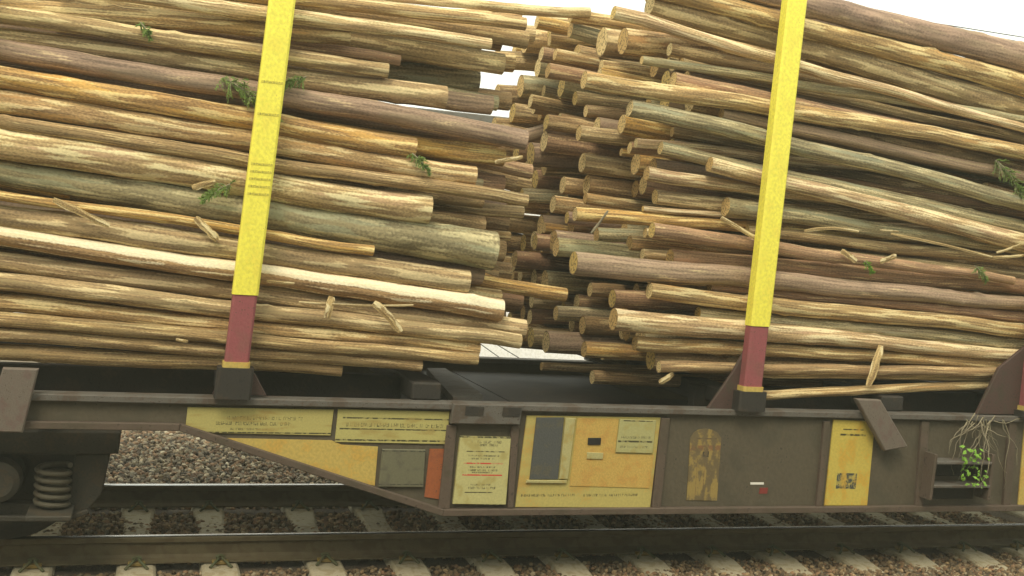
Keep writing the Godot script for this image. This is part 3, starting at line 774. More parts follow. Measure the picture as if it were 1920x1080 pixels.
func make_materials():
	#                              seed dark            mid               light             accent            at_light at_accent
	M.bark_t0 = bark_material(11, rgb(150, 122, 82), rgb(192, 160, 108), rgb(234, 213, 158), rgb(200, 158, 100), 0.53, 0.58)
	M.bark_t1 = bark_material(23, rgb(142, 120, 86), rgb(182, 156, 112), rgb(228, 208, 158), rgb(168, 148, 106), 0.54, 0.56)
	M.bark_c = bark_material(31, rgb(166, 138, 98), rgb(208, 180, 132), rgb(240, 224, 176), rgb(196, 162, 126), 0.50, 0.58)
	M.bark_p = bark_material(43, rgb(144, 122, 100), rgb(178, 152, 126), rgb(214, 190, 148), rgb(160, 140, 112), 0.68, 0.58)
	M.bark_g = bark_material(53, rgb(138, 126, 94), rgb(174, 160, 120), rgb(216, 202, 156), rgb(172, 170, 136), 0.57, 0.50)
	M.bark_r = bark_material(61, rgb(142, 112, 84), rgb(182, 148, 112), rgb(222, 196, 146), rgb(172, 132, 98), 0.6, 0.56)
	M.bark_b = bark_material(71, rgb(136, 112, 78), rgb(178, 148, 104), rgb(220, 196, 146), rgb(164, 140, 100), 0.58, 0.56)
	M.bark_o = bark_material(83, rgb(150, 118, 72), rgb(198, 160, 98), rgb(236, 212, 144), rgb(208, 164, 88), 0.57, 0.54)
	M.bark_s = bark_material(97, rgb(140, 112, 78), rgb(180, 146, 102), rgb(250, 238, 202), rgb(174, 142, 100), 0.62, 0.58, true)
	M.end_0 = end_material(1, rgb(228, 200, 136), rgb(202, 168, 104), rgb(110, 88, 58))
	M.end_1 = end_material(2, rgb(234, 212, 154), rgb(208, 180, 120), rgb(120, 98, 64))
	M.end_2 = end_material(3, rgb(208, 176, 110), rgb(180, 144, 86), rgb(96, 76, 50))
	M.end_3 = end_material(4, rgb(220, 194, 116), rgb(192, 158, 90), rgb(104, 86, 52))
	M.brown = worn_material(101, rgb(90, 82, 65), rgb(82, 76, 60), rgb(62, 56, 45), 0.5, 0.76)
	M.brown2 = worn_material(108, rgb(94, 80, 67), rgb(84, 74, 59), rgb(63, 53, 44), 0.5, 0.72)
	M.steel_dark = worn_material(115, rgb(49, 45, 39), rgb(59, 51, 40), rgb(35, 32, 28), 0.52, 0.7, 0.9)
	M.steel_grey = worn_material(122, rgb(100, 96, 88), rgb(86, 75, 63), rgb(68, 60, 51), 0.52, 0.7, 0.8)
	M.bogie = worn_material(127, rgb(62, 59, 49), rgb(73, 64, 49), rgb(45, 42, 35), 0.5, 0.7, 0.7)
	M.yellow = worn_material(131, rgb(246, 236, 88), rgb(240, 226, 86), rgb(206, 190, 84), 0.56, 0.8, 0.9, 0.55)
	M.maroon = worn_material(139, rgb(150, 82, 84), rgb(138, 84, 80), rgb(108, 70, 64), 0.5, 0.74, 0.7, 0.65)
	M.pinkgrey = worn_material(143, rgb(113, 103, 91), rgb(108, 90, 81), rgb(83, 74, 64), 0.5, 0.7, 0.5)
	M.ochre = worn_material(149, rgb(196, 172, 92), rgb(198, 164, 80), rgb(170, 144, 84), 0.48, 0.8, 0.8, 0.6)
	M.amber = worn_material(153, rgb(200, 168, 88), rgb(196, 156, 80), rgb(178, 148, 86), 0.47, 0.82, 0.5, 0.6)
	M.orange = worn_material(157, rgb(161, 91, 51), rgb(140, 80, 51), rgb(98, 68, 51), 0.5, 0.68, 0.4, 0.6)
	M.slate = worn_material(163, rgb(82, 84, 81), rgb(91, 88, 75), rgb(68, 68, 64), 0.5, 0.78, 0.5, 0.6)
	M.concrete = worn_material(167, rgb(189, 180, 151), rgb(165, 151, 118), rgb(132, 118, 92), 0.5, 0.7, 0.4, 0.9)
	M.rail = worn_material(173, rgb(104, 94, 68), rgb(92, 80, 56), rgb(72, 62, 46), 0.5, 0.76, 0.5, 0.75)
	M.rail_top = worn_material(179, rgb(196, 198, 200), rgb(176, 176, 176), rgb(150, 148, 146), 0.6, 0.8, 0.3, 0.25, 1.0)
	M.rail_top.normal_enabled = false
	M.clip = worn_material(181, rgb(84, 92, 60), rgb(92, 80, 52), rgb(62, 56, 42), 0.5, 0.7, 0.15, 0.7)
	M.insulator = plain(rgb(140, 120, 66), 0.7)
	M.gravel = worn_material(191, rgb(112, 98, 78), rgb(94, 82, 66), rgb(62, 54, 44), 0.45, 0.55, 0.5, 0.95)
	M.far_gravel = worn_material(193, rgb(140, 130, 112), rgb(118, 108, 92), rgb(88, 80, 68), 0.45, 0.6, 0.6, 0.95)
	M.wall_white = worn_material(197, rgb(252, 252, 248), rgb(241, 241, 235), rgb(226, 224, 218), 0.55, 0.8, 2.0, 0.7)
	M.carriage_paint = plain(rgb(158, 158, 154), 0.45)
	M.black = plain(rgb(34, 32, 28), 0.7)
	M.cream_paint = worn_material(199, rgb(181, 174, 119), rgb(172, 154, 91), rgb(132, 119, 80), 0.5, 0.74, 0.5, 0.6)
	M.strip_bark = bark_material(205, rgb(150, 122, 80), rgb(206, 180, 124), rgb(240, 224, 176), rgb(190, 160, 104), 0.55, 0.6)
	M.stem = bark_material(207, rgb(96, 88, 70), rgb(150, 140, 116), rgb(190, 178, 146), rgb(120, 124, 90), 0.62, 0.6)
	var lf := plain(rgb(122, 146, 70), 0.75)
	lf.backlight_enabled = true
	lf.backlight = Color(0.1, 0.16, 0.04)
	M.leaf = lf
	var lf2 := plain(rgb(122, 168, 52), 0.7)
	lf2.backlight_enabled = true
	lf2.backlight = Color(0.14, 0.22, 0.04)
	M.leaf_bright = lf2
	M.wire = plain(rgb(46, 46, 46), 0.6, 0.5)
	disc_mesh = make_disc()

# ------------------------------------------------------------------ ground and ballast
func stone_mesh(sd: int) -> ArrayMesh:
	var r := RandomNumberGenerator.new()
	r.seed = sd
	var pts := []
	var t := (1.0 + sqrt(5.0)) / 2.0
	for v in [[-1, t, 0], [1, t, 0], [-1, -t, 0], [1, -t, 0], [0, -1, t], [0, 1, t], [0, -1, -t], [0, 1, -t], [t, 0, -1], [t, 0, 1], [-t, 0, -1], [-t, 0, 1]]:
		var p := Vector3(v[0], v[1], v[2]).normalized() * r.randf_range(0.7, 1.15)
		pts.append(p * Vector3(1.0, 0.72, 0.85))
	var st := begin()
	for f in [[0, 11, 5], [0, 5, 1], [0, 1, 7], [0, 7, 10], [0, 10, 11], [1, 5, 9], [5, 11, 4], [11, 10, 2], [10, 7, 6], [7, 1, 8], [3, 9, 4], [3, 4, 2], [3, 2, 6], [3, 6, 8], [3, 8, 9], [4, 9, 5], [2, 4, 11], [6, 2, 10], [8, 6, 7], [9, 8, 1]]:
		tri(st, pts[f[0]], pts[f[2]], pts[f[1]])
	return st.commit()

func ballast(called: String, label: String, area: Rect2, y: float, per_m2: float, s0: float, s1: float, palette: Array, slope := 0.0):
	var top := Node3D.new()
	top.name = called
	add_child(top)
	tag(top, label, "ballast", "", "stuff")
	var mat := plain(Color.WHITE, 0.92)
	mat.vertex_color_use_as_albedo = true
	for v in 3:
		var mm := MultiMesh.new()
		mm.transform_format = MultiMesh.TRANSFORM_3D
		mm.use_colors = true
		mm.mesh = stone_mesh(300 + v)
		var n := int(area.size.x * area.size.y * per_m2 / 3.0)
		mm.instance_count = n
		for i in n:
			var x := area.position.x + rng.randf() * area.size.x
			var zz := area.position.y + rng.randf() * area.size.y
			var s := rng.randf_range(s0, s1)
			var b := Basis.from_euler(Vector3(rng.randf() * 0.9, rng.randf() * TAU, rng.randf() * 0.9)).scaled(Vector3.ONE * s)
			mm.set_instance_transform(i, Transform3D(b, Vector3(x, y + slope * (area.end.y - zz) + rng.randf_range(-0.018, 0.012) + 0.012 * wob.get_noise_2d(x * 40.0, zz * 40.0), zz)))
			var c: Color = palette[rng.randi() % palette.size()]
			var k := rng.randf_range(0.7, 1.25)
			mm.set_instance_color(i, Color(c.r * k, c.g * k, c.b * k).srgb_to_linear())
		var mi := MultiMeshInstance3D.new()
		mi.name = "stones"
		mi.multimesh = mm
		mi.material_override = mat
		mi.set_meta("kind", "stuff")
		top.add_child(mi, true)

func build_ground():
	var st := begin()
	quad(st, Vector3(-220, -0.34, 60), Vector3(-220, -0.34, -300), Vector3(260, -0.34, -300), Vector3(260, -0.34, 60))
	structure("ground", st.commit(), M.far_gravel)
	# ballast bed: a low bank under the track
	st = begin()
	var prof := [[2.6, -0.335], [1.75, -0.235], [-1.7, -0.235], [-2.2, -0.21], [-6.5, -0.05], [-9.0, -0.3]]
	for i in prof.size() - 1:
		quad(st, Vector3(-14, prof[i][1], prof[i][0]), Vector3(-14, prof[i + 1][1], prof[i + 1][0]), Vector3(26, prof[i + 1][1], prof[i + 1][0]), Vector3(26, prof[i][1], prof[i][0]))
	structure("ballast_bed", st.commit(), M.gravel)
	var brown := [rgb(140, 120, 90), rgb(120, 100, 72), rgb(154, 132, 98), rgb(106, 90, 66), rgb(136, 108, 80), rgb(148, 136, 110)]
	var grey := [rgb(150, 138, 116), rgb(122, 112, 96), rgb(168, 152, 126), rgb(98, 90, 78), rgb(136, 112, 88), rgb(178, 168, 144), rgb(150, 122, 96)]
	ballast("ballast_shoulder", "brown crushed stone ballast along the near rail", Rect2(-1.6, 0.86, 9.6, 1.0), -0.228, 1500, 0.014, 0.026, brown)
	ballast("ballast_between_rails", "shaded dark stone ballast between the two rails", Rect2(-1.6, -0.66, 9.6, 1.32), -0.222, 1300, 0.015, 0.028, brown)
	ballast("ballast_far_bank", "grey stone ballast bank beyond the far rail", Rect2(-2.6, -6.3, 7.4, 5.45), -0.225, 900, 0.02, 0.036, grey, 0.034)

# ------------------------------------------------------------------ track
func rail_profile() -> Array:
	# half profile, x across, y up; head top at 0
	return [Vector2(-0.075, -0.172), Vector2(-0.075, -0.162), Vector2(-0.028, -0.146), Vector2(-0.0085, -0.128), Vector2(-0.0085, -0.052), Vector2(-0.033, -0.040), Vector2(-0.0355, -0.012), Vector2(-0.030, -0.004), Vector2(0.030, -0.004), Vector2(0.0355, -0.012), Vector2(0.033, -0.040), Vector2(0.0085, -0.052), Vector2(0.0085, -0.128), Vector2(0.028, -0.146), Vector2(0.075, -0.162), Vector2(0.075, -0.172)]

func extrude_x(st: SurfaceTool, prof: Array, x0: float, x1: float, z: float, steps := 1):
	for i in prof.size():
		var a: Vector2 = prof[i]; var b: Vector2 = prof[(i + 1) % prof.size()]
		for s in steps:
			var xa: float = lerp(x0, x1, float(s) / steps); var xb: float = lerp(x0, x1, float(s + 1) / steps)
			quad(st, Vector3(xa, a.y, z + a.x), Vector3(xb, a.y, z + a.x), Vector3(xb, b.y, z + b.x), Vector3(xa, b.y, z + b.x))

func sleeper_mesh() -> ArrayMesh:
	# prestressed concrete: wide under the rails, lower and narrower between, sloping shoulders
	var st := begin()
	var sec := []
	for z in [[-1.3, -0.245, 0.11], [-1.26, -0.225, 0.13], [-1.0, -0.186, 0.135], [-0.62, -0.180, 0.13], [-0.3, -0.205, 0.11], [0.3, -0.205, 0.11], [0.62, -0.180, 0.13], [1.0, -0.186, 0.135], [1.26, -0.225, 0.13], [1.3, -0.245, 0.11]]:
		var w: float = z[2]
		sec.append([Vector3(-w - 0.03, -0.36, z[0]), Vector3(-w + 0.012, z[1] - 0.014, z[0]), Vector3(-w + 0.03, z[1], z[0]), Vector3(w - 0.03, z[1], z[0]), Vector3(w - 0.012, z[1] - 0.014, z[0]), Vector3(w + 0.03, -0.36, z[0])])
	for i in sec.size() - 1:
		for k in 5:
			quad(st, sec[i][k], sec[i][k + 1], sec[i + 1][k + 1], sec[i + 1][k])
	for e in [0, sec.size() - 1]:
		for k in range(1, 5):
			if e == 0: tri(st, sec[e][0], sec[e][k + 1], sec[e][k])
			else: tri(st, sec[e][0], sec[e][k], sec[e][k + 1])
	return st.commit()

func build_track():
	var t := thing("railway_track", "railway track with steel rails on pale concrete sleepers under the timber wagon", "railway track")
	for z in [0.75, -0.75]:
		var st := begin()
		extrude_x(st, rail_profile(), -14.0, 26.0, z, 8)
		var r := part("rail", st.commit(), M.rail, t)
		st = begin()
		# polished running band on the head, slightly crowned
		var w := 0.030
		var pr := [Vector2(-w, -0.0045), Vector2(-w * 0.6, -0.0008), Vector2(0, 0), Vector2(w * 0.6, -0.0008), Vector2(w, -0.0045)]
		extrude_x(st, pr, -14.0, 26.0, z, 4)
		part("running_surface", st.commit(), M.rail_top, r)
	var sm := sleeper_mesh()
	# one spring clip: insulator block, two curled prongs
	var ist := begin()
	cbox(ist, Vector3(-0.055, -0.178, -0.02), Vector3(0.055, -0.152, 0.028), 0.005)
	var imesh := ist.commit()
	var cst := begin()
	for s in [-1.0, 1.0]:
		var pts := []
		for k in 9:
			var a := k / 8.0
			pts.append(Vector3(s * (0.012 + 0.06 * a * a), -0.136 - 0.042 * a + 0.014 * sin(a * PI), 0.0 + 0.085 * a))
		tube(cst, pts, 0.010, 0.010, 6)
	var arch := []
	for k in 7: arch.append(Vector3(-0.03 + 0.01 * k, -0.136 + 0.012 * sin(k / 6.0 * PI), -0.012))
	tube(cst, arch, 0.010, 0.010, 6)
	var cmesh := cst.commit()
	for x in SLEEPERS:
		var s := part("sleeper", sm, M.concrete, t, Vector3(x, 0, 0))
		s.rotation.y = rng.randf_range(-0.006, 0.006)
		for k in [[0.75 + 0.085, 1.0], [0.75 - 0.085, -1.0], [-0.75 + 0.085, 1.0], [-0.75 - 0.085, -1.0]]:
			var c := part("rail_clip", cmesh, M.clip, s, Vector3(0, 0, k[0]))
			if k[1] < 0: c.rotation.y = PI
			var b := part("clip_insulator", imesh, M.insulator, s, Vector3(0, 0, k[0]))
			if k[1] < 0: b.rotation.y = PI

# ------------------------------------------------------------------ background
func build_background():
	var b := thing("white_building", "white clad low building seen through the gap between the log stacks", "building", Vector3(10, -0.34, -11.5))
	var st := begin()
	cbox(st, Vector3(-16, 0, -8), Vector3(20, 4.6, 0), 0.02)
	part("wall", st.commit(), M.wall_white, b)
	for i in 6:
		part("cladding_panel", box_mesh(Vector3(-16.02, 0.25 + i * 0.72, 0.004), Vector3(20.02, 0.93 + i * 0.72, 0.04), 0.012), M.wall_white, b)
	part("roof_edge", box_mesh(Vector3(-16.2, 4.6, -8.2), Vector3(20.2, 4.75, 0.2), 0.02), M.steel_grey, b)
	for w in WIRES:
		st = begin()
		var pts := []
		for k in 13:
			var a := k / 12.0
			pts.append(Vector3(w[0], w[1], w[2]).lerp(Vector3(w[3], w[4], w[5]), a) - Vector3(0, w[6] * 4.0 * a * (1.0 - a), 0))
		tube(st, pts, 0.009, 0.009, 6)
		tag(part("overhead_wire", st.commit(), M.wire, self), w[7], "wire", "overhead wires beyond the wagon")

# the passenger train on the next track from whose window the wagon is seen; it shades the wagon's flank
func build_carriage():
	var c := thing("passenger_carriage", "passenger carriage on the next track that the view is taken from", "carriage", Vector3(0, -0.3, 8.4))
	var zf := -1.5
	var m: Material = M.carriage_paint
	part("wall_below_windows", box_mesh(Vector3(-26, 0.15, zf), Vector3(26, 1.75, zf + 0.08), 0.01), m, c)
	part("wall_above_windows", box_mesh(Vector3(-26, 3.3, zf), Vector3(26, 4.1, zf + 0.08), 0.01), m, c)
	part("wall_behind", box_mesh(Vector3(-26, 1.751, zf), Vector3(-3.2, 3.299, zf + 0.08), 0.01), m, c)
	part("wall_ahead", box_mesh(Vector3(5.2, 1.751, zf), Vector3(26, 3.299, zf + 0.08), 0.01), m, c)
	part("roof", box_mesh(Vector3(-26, 4.101, zf), Vector3(26, 4.25, 1.6), 0.05), m, c)
	part("floor", box_mesh(Vector3(-26, 1.0, zf + 0.09), Vector3(26, 1.1, 1.5), 0.01), M.steel_dark, c)
	part("far_wall", box_mesh(Vector3(-26, 0.15, 1.51), Vector3(26, 4.1, 1.6), 0.01), m, c)

# ------------------------------------------------------------------ wagon
func build_wagon():
	var w := thing("timber_wagon", "brown timber wagon with yellow stakes, yellow data plates and low slung side sills", "railway wagon")
	# near side sill: top flange, web, bottom flanges
	var fl := part("sill_top_flange", box_mesh(Vector3(-9, 1.002, 1.30), Vector3(14, 1.046, 1.445), 0.006), M.steel_grey, w)
	part("sill_web", prism_mesh(v2(WEB), 1.36, 1.40), M.brown, w)
	part("sill_bottom_flange", prism_mesh(v2(FLANGE_LOW), 1.30, 1.448, 0.004), M.brown2, w)
	part("sill_sloped_flange", prism_mesh(v2(FLANGE_SLOPE), 1.30, 1.448, 0.004), M.brown2, w)
	part("sill_end_flange", prism_mesh(v2(FLANGE_END), 1.30, 1.446, 0.004), M.brown2, w)
	# far side sill and the floor between
	part("far_sill_top_flange", box_mesh(Vector3(-9, 1.002, -1.445), Vector3(14, 1.046, -1.30), 0.006), M.steel_grey, w)
	part("far_sill_web", prism_mesh(v2(WEB), -1.40, -1.36), M.brown, w)
	part("far_sill_bottom_flange", prism_mesh(v2(FLANGE_LOW), -1.448, -1.30, 0.004), M.brown2, w)
	part("centre_beam", box_mesh(Vector3(-9, 0.62, -0.28), Vector3(14, 0.86, 0.28), 0.01), M.steel_dark, w)
	# open frame with cross members; plated only between the two stacks
	for i in 3:
		var x := 2.0 + i * 0.66
		part("floor_plate", box_mesh(Vector3(x, 0.905 + 0.004 * (i % 2), -1.29), Vector3(x + 0.655, 0.917 + 0.004 * (i % 2), 1.29), 0.002), M.steel_dark, w)
	for i in 17:
		var x := -8.5 + i * 1.31
		if x > 1.8 and x < 4.1: continue
		part("cross_member", box_mesh(Vector3(x, 0.862, -1.35), Vector3(x + 0.09, 0.985, 1.35), 0.006), M.steel_dark, w)
	# lengthways bearers, added to keep the view under the stacks dark
	for zb in [0.86, -0.96]:
		for xr in [[-9.0, 1.7], [3.95, 14.0]]:
			part("added_bearer", box_mesh(Vector3(xr[0], 0.99, zb), Vector3(xr[1], 1.155 if zb > 0.0 else 1.2, zb + 0.1), 0.008), M.steel_dark, w)
	# cross bolsters carrying the logs
	for x in BOLSTERS:
		part("bolster", box_mesh(Vector3(x - 0.1, 1.047, -1.34), Vector3(x + 0.1, 1.163, 1.34), 0.01), M.steel_dark, w)
	# diagonal floor braces seen in the gap
	for b in BRACES:
		part("floor_brace", prism_mesh_flat(v2(b), 1.0, 1.05), M.steel_grey, w)
	# stakes
	for s in STAKES:
		var z0: float = s[4]
		var sgn: float = sign(z0)
		var za: float = min(z0, z0 + sgn * 0.11); var zb: float = max(z0, z0 + sgn * 0.11)
		var hw := 0.078
		var lean: float = (s[2] - s[0]) / (s[3] - s[1])
		var at := func(y: float) -> float: return s[0] + lean * (y - s[1])
		var yb: float = s[5]     # foot of the yellow paint
		var st := begin()
		stake_tube(st, at.call(yb), yb, at.call(s[3]), s[3], hw, za, zb)
		var stake := part("stake", st.commit(), M.yellow, w)
		st = begin()
		stake_tube(st, at.call(s[1]), s[1], at.call(yb), yb - 0.001, hw * 0.94, za + 0.006, zb - 0.006)
		part("stake_foot", st.commit(), M.maroon, stake)
		st = begin()
		stake_tube(st, at.call(s[1] - 0.005), s[1] - 0.005, at.call(s[1] + 0.03), s[1] + 0.03, hw * 1.05, za - 0.004, zb + 0.004)
		part("stake_band", st.commit(), M.ochre, stake)
		st = begin()
		stake_tube(st, at.call(1.047) - 0.0, 1.047, at.call(s[1] - 0.006), s[1] - 0.006, hw * 1.4, za - 0.02, zb + 0.012)
		part("stake_socket", st.commit(), M.steel_dark, stake)
		# wear marks and stencilled rows on the near left stake
		if s[6]:
			for k in STENCIL.size():
				var y: float = STENCIL[k]
				var x: float = at.call(y)
				part("stencil_row", prism_mesh([Vector2(x - 0.066, y + 0.007), Vector2(x + 0.066, y + 0.007), Vector2(x + 0.065, y - 0.007), Vector2(x - 0.067, y - 0.007)], zb - 0.001, zb + 0.002), M.stencil if M.has("stencil") else stencil_mat(), stake)
	for g in GUSSETS:
		part("stake_gusset", prism_mesh(v2(g), 1.372, 1.40, 0.004), M.maroon_dark if M.has("maroon_dark") else dark_maroon(), w)
	# hinged flaps hanging over the side
	for f in FLAPS:
		part("hanging_bar", prism_mesh(v2(f), 1.452, 1.50, 0.008), M.pinkgrey, w)
	# ribs and brackets
	for r in RIBS:
		part("rib", prism_mesh(v2(r), 1.4, 1.428, 0.004), M.brown2, w)
	var bk := part("bracket", prism_mesh(v2(BRACKET), 1.4, 1.47, 0.006), M.steel_grey, w)
	for p in POCKET_SHADES: part("pocket_shade", prism_mesh(v2(p), 1.471, 1.476), M.steel_dark, bk)  # dark raised plates stand in for the shade inside the pockets
	# plates and painted fields
	var T := plate_material
	var ink := rgb(70, 66, 40)
	var red := rgb(206, 60, 50)
	part("number_plate", prism_mesh(v2(P1), 1.4, 1.412, 0.003), T.call(401, 512, 96, rgb(182, 172, 104), rgb(164, 142, 78), [["text", 0.27, 0.33, 0.8, 0.46, ink], ["text", 0.2, 0.55, 0.72, 0.68, ink], ["text", 0.3, 0.8, 0.55, 0.88, ink], ["rule", 0.0, 0.95, 1.0, 1.0, ink]]), w)
	part("load_table", prism_mesh(v2(P2), 1.4, 1.412, 0.003), T.call(402, 384, 120, rgb(184, 176, 108), rgb(166, 148, 84), [["rule", 0.05, 0.24, 1.0, 0.28, ink], ["text", 0.06, 0.40, 0.95, 0.52, ink], ["rule", 0.03, 0.57, 1.0, 0.61, ink], ["rule", 0.0, 0.9, 1.0, 0.95, ink]]), w)
	part("painted_field", prism_mesh(v2(P3), 1.4, 1.406), M.ochre, w)
	part("stowage_box", prism_mesh(v2(P4), 1.4, 1.425, 0.004), T.call(403, 128, 112, rgb(110, 108, 84), rgb(92, 88, 72), [["rule", 0, 0.02, 1, 0.06, rgb(60, 58, 48)], ["rule", 0, 0.92, 1, 0.95, rgb(60, 58, 48)]]), w)
	part("orange_panel", prism_mesh(v2(P5), 1.4, 1.408), M.orange, w)
	part("inspection_plate", prism_mesh(v2(P6), 1.4, 1.43, 0.004), T.call(404, 160, 208, rgb(192, 186, 126), rgb(172, 158, 94), [["rule", 0, 0.0, 1, 0.02, ink], ["text", 0.2, 0.06, 0.8, 0.1, ink], ["text", 0.3, 0.11, 0.75, 0.14, ink], ["rule", 0.15, 0.215, 0.9, 0.23, ink], ["text", 0.2, 0.27, 0.8, 0.295, ink], ["text", 0.25, 0.315, 0.75, 0.34, ink], ["rule", 0.12, 0.385, 0.9, 0.405, red], ["text", 0.25, 0.44, 0.75, 0.465, ink], ["text", 0.22, 0.485, 0.8, 0.51, ink], ["text", 0.3, 0.52, 0.7, 0.54, ink], ["rule", 0.12, 0.56, 0.9, 0.58, red], ["text", 0.3, 0.7, 0.7, 0.725, ink], ["text", 0.22, 0.745, 0.8, 0.775, ink], ["rule", 0.2, 0.82, 0.75, 0.835, ink]]), w)
	var eq := part("equipment_panel", prism_mesh(v2(P7), 1.4, 1.412, 0.003), T.call(405, 400, 260, rgb(190, 176, 102), rgb(190, 156, 80), [["text", 0.03, 0.86, 0.42, 0.885, ink], ["text", 0.48, 0.865, 0.9, 0.89, ink]], 0.52), w)
	part("grey_screen", prism_mesh(v2(P7A), 1.412, 1.424, 0.003), M.slate, eq)
	part("amber_field", prism_mesh(v2(P7B), 1.412, 1.416), M.amber, eq)
	part("notice_plate", prism_mesh(v2(P7C), 1.416, 1.426, 0.003), T.call(406, 120, 112, rgb(176, 172, 116), rgb(170, 158, 96), [["rule", 0.1, 0.02, 0.9, 0.06, ink], ["text", 0.1, 0.5, 0.9, 0.58, ink], ["rule", 0.02, 0.64, 0.98, 0.69, ink], ["text", 0.1, 0.8, 0.9, 0.86, ink]]), eq)
	part("lock_hole", prism_mesh(v2(P7D), 1.416, 1.424, 0.002), M.black, eq)
	part("small_tag", prism_mesh(v2(P7E), 1.416, 1.424, 0.002), M.cream_paint, eq)
	part("frame_strip", prism_mesh(v2(P7F), 1.412, 1.43, 0.003), M.cream_paint, eq)
	part("frame_strip", prism_mesh(v2(P7G), 1.412, 1.43, 0.003), M.cream_paint, eq)
	part("painted_emblem", prism_mesh(v2(P8), 1.4, 1.405, 0.0, v2(P8_FRAME)), T.call(407, 96, 200, rgb(156, 134, 74), rgb(98, 86, 64), [["rule", 0.15, 0.14, 0.85, 0.155, rgb(90, 66, 46)], ["block", 0.0, 0.24, 1.0, 0.31, rgb(132, 96, 62)], ["block", 0.42, 0.32, 0.62, 0.4, rgb(50, 42, 40)], ["block", 0.26, 0.42, 0.28, 0.98, rgb(128, 104, 62)], ["block", 0.49, 0.4, 0.52, 0.98, rgb(116, 88, 56)], ["block", 0.74, 0.42, 0.76, 0.98, rgb(128, 104, 62)]], 0.4), w)
	part("yellow_plate", prism_mesh(v2(P9), 1.4, 1.412, 0.003), T.call(408, 128, 240, rgb(204, 184, 86), rgb(204, 164, 64), [["rule", 0.25, 0.1, 0.75, 0.115, ink], ["rule", 0.2, 0.16, 0.8, 0.18, ink], ["block", 0.22, 0.62, 0.7, 0.8, rgb(66, 72, 70)], ["text", 0.26, 0.645, 0.66, 0.69, rgb(190, 170, 90)], ["text", 0.26, 0.73, 0.66, 0.775, rgb(190, 170, 90)]], 0.5), w)
	part("edge_plate", prism_mesh(v2(P10), 1.4, 1.412, 0.003), M.ochre, w)
	part("white_mark", prism_mesh(v2(MARK), 1.4, 1.404), plain(rgb(236, 232, 220), 0.6), w)
	part("red_mark", prism_mesh(v2(REDMARK), 1.4, 1.404), plain(rgb(132, 54, 46), 0.7), w)
	# foot steps at the right
	for s in STEPS:
		var stp := part("foot_step", box_mesh(Vector3(s[0], s[2], 1.4), Vector3(s[1], s[2] + 0.022, 1.56), 0.004), M.steel_grey, w)
		part("step_gap_shade", box_mesh(Vector3(s[0] + 0.02, s[2] - 0.12, 1.4), Vector3(s[1] - 0.02, s[2] - 0.001, 1.41), 0.003), M.steel_dark, stp)  # dark panel stands in for the shaded gap below the tread
	for s in STEPSIDES:
		part("step_side", prism_mesh(v2(s), 1.41, 1.55, 0.004), M.brown2, w)
	build_bogie(w)

func stencil_mat() -> StandardMaterial3D:
	M.stencil = plate_material(431, 128, 16, rgb(222, 210, 80), rgb(196, 182, 72), [["text", 0.02, 0.1, 0.98, 0.9, rgb(80, 76, 40)]])
	return M.stencil

func dark_maroon() -> StandardMaterial3D:
	M.maroon_dark = worn_material(441, rgb(80, 60, 52), rgb(72, 62, 50), rgb(54, 46, 40), 0.5, 0.7, 0.6)
	return M.maroon_dark

# a leaning hollow-section post
func stake_tube(st: SurfaceTool, x0: float, y0: float, x1: float, y1: float, hw: float, za: float, zb: float):
	var c := 0.014
	var sec := [Vector2(-hw + c, zb), Vector2(hw - c, zb), Vector2(hw, zb - c), Vector2(hw, za + c), Vector2(hw - c, za), Vector2(-hw + c, za), Vector2(-hw, za + c), Vector2(-hw, zb - c)]
	for i in 8:
		var a: Vector2 = sec[i]; var b: Vector2 = sec[(i + 1) % 8]
		quad(st, Vector3(x0 + a.x, y0, a.y), Vector3(x1 + a.x, y1, a.y), Vector3(x1 + b.x, y1, b.y), Vector3(x0 + b.x, y0, b.y))
	for k in range(1, 7):
		tri(st, Vector3(x1 + sec[0].x, y1, sec[0].y), Vector3(x1 + sec[k + 1].x, y1, sec[k + 1].y), Vector3(x1 + sec[k].x, y1, sec[k].y))
		tri(st, Vector3(x0 + sec[0].x, y0, sec[0].y), Vector3(x0 + sec[k].x, y0, sec[k].y), Vector3(x0 + sec[k + 1].x, y0, sec[k + 1].y))

# extrude an x-z polygon upwards
func prism_mesh_flat(pts: Array, y0: float, y1: float) -> ArrayMesh:
	var st := begin()
	var n := pts.size()
	for i in n:
		var a: Vector2 = pts[i]; var b: Vector2 = pts[(i + 1) % n]
		quad(st, Vector3(a.x, y0, a.y), Vector3(a.x, y1, a.y), Vector3(b.x, y1, b.y), Vector3(b.x, y0, b.y))
	for k in range(1, n - 1):
		tri(st, Vector3(pts[0].x, y1, pts[0].y), Vector3(pts[k].x, y1, pts[k].y), Vector3(pts[k + 1].x, y1, pts[k + 1].y))
		tri(st, Vector3(pts[0].x, y0, pts[0].y), Vector3(pts[k + 1].x, y0, pts[k + 1].y), Vector3(pts[k].x, y0, pts[k].y))
	return st.commit()

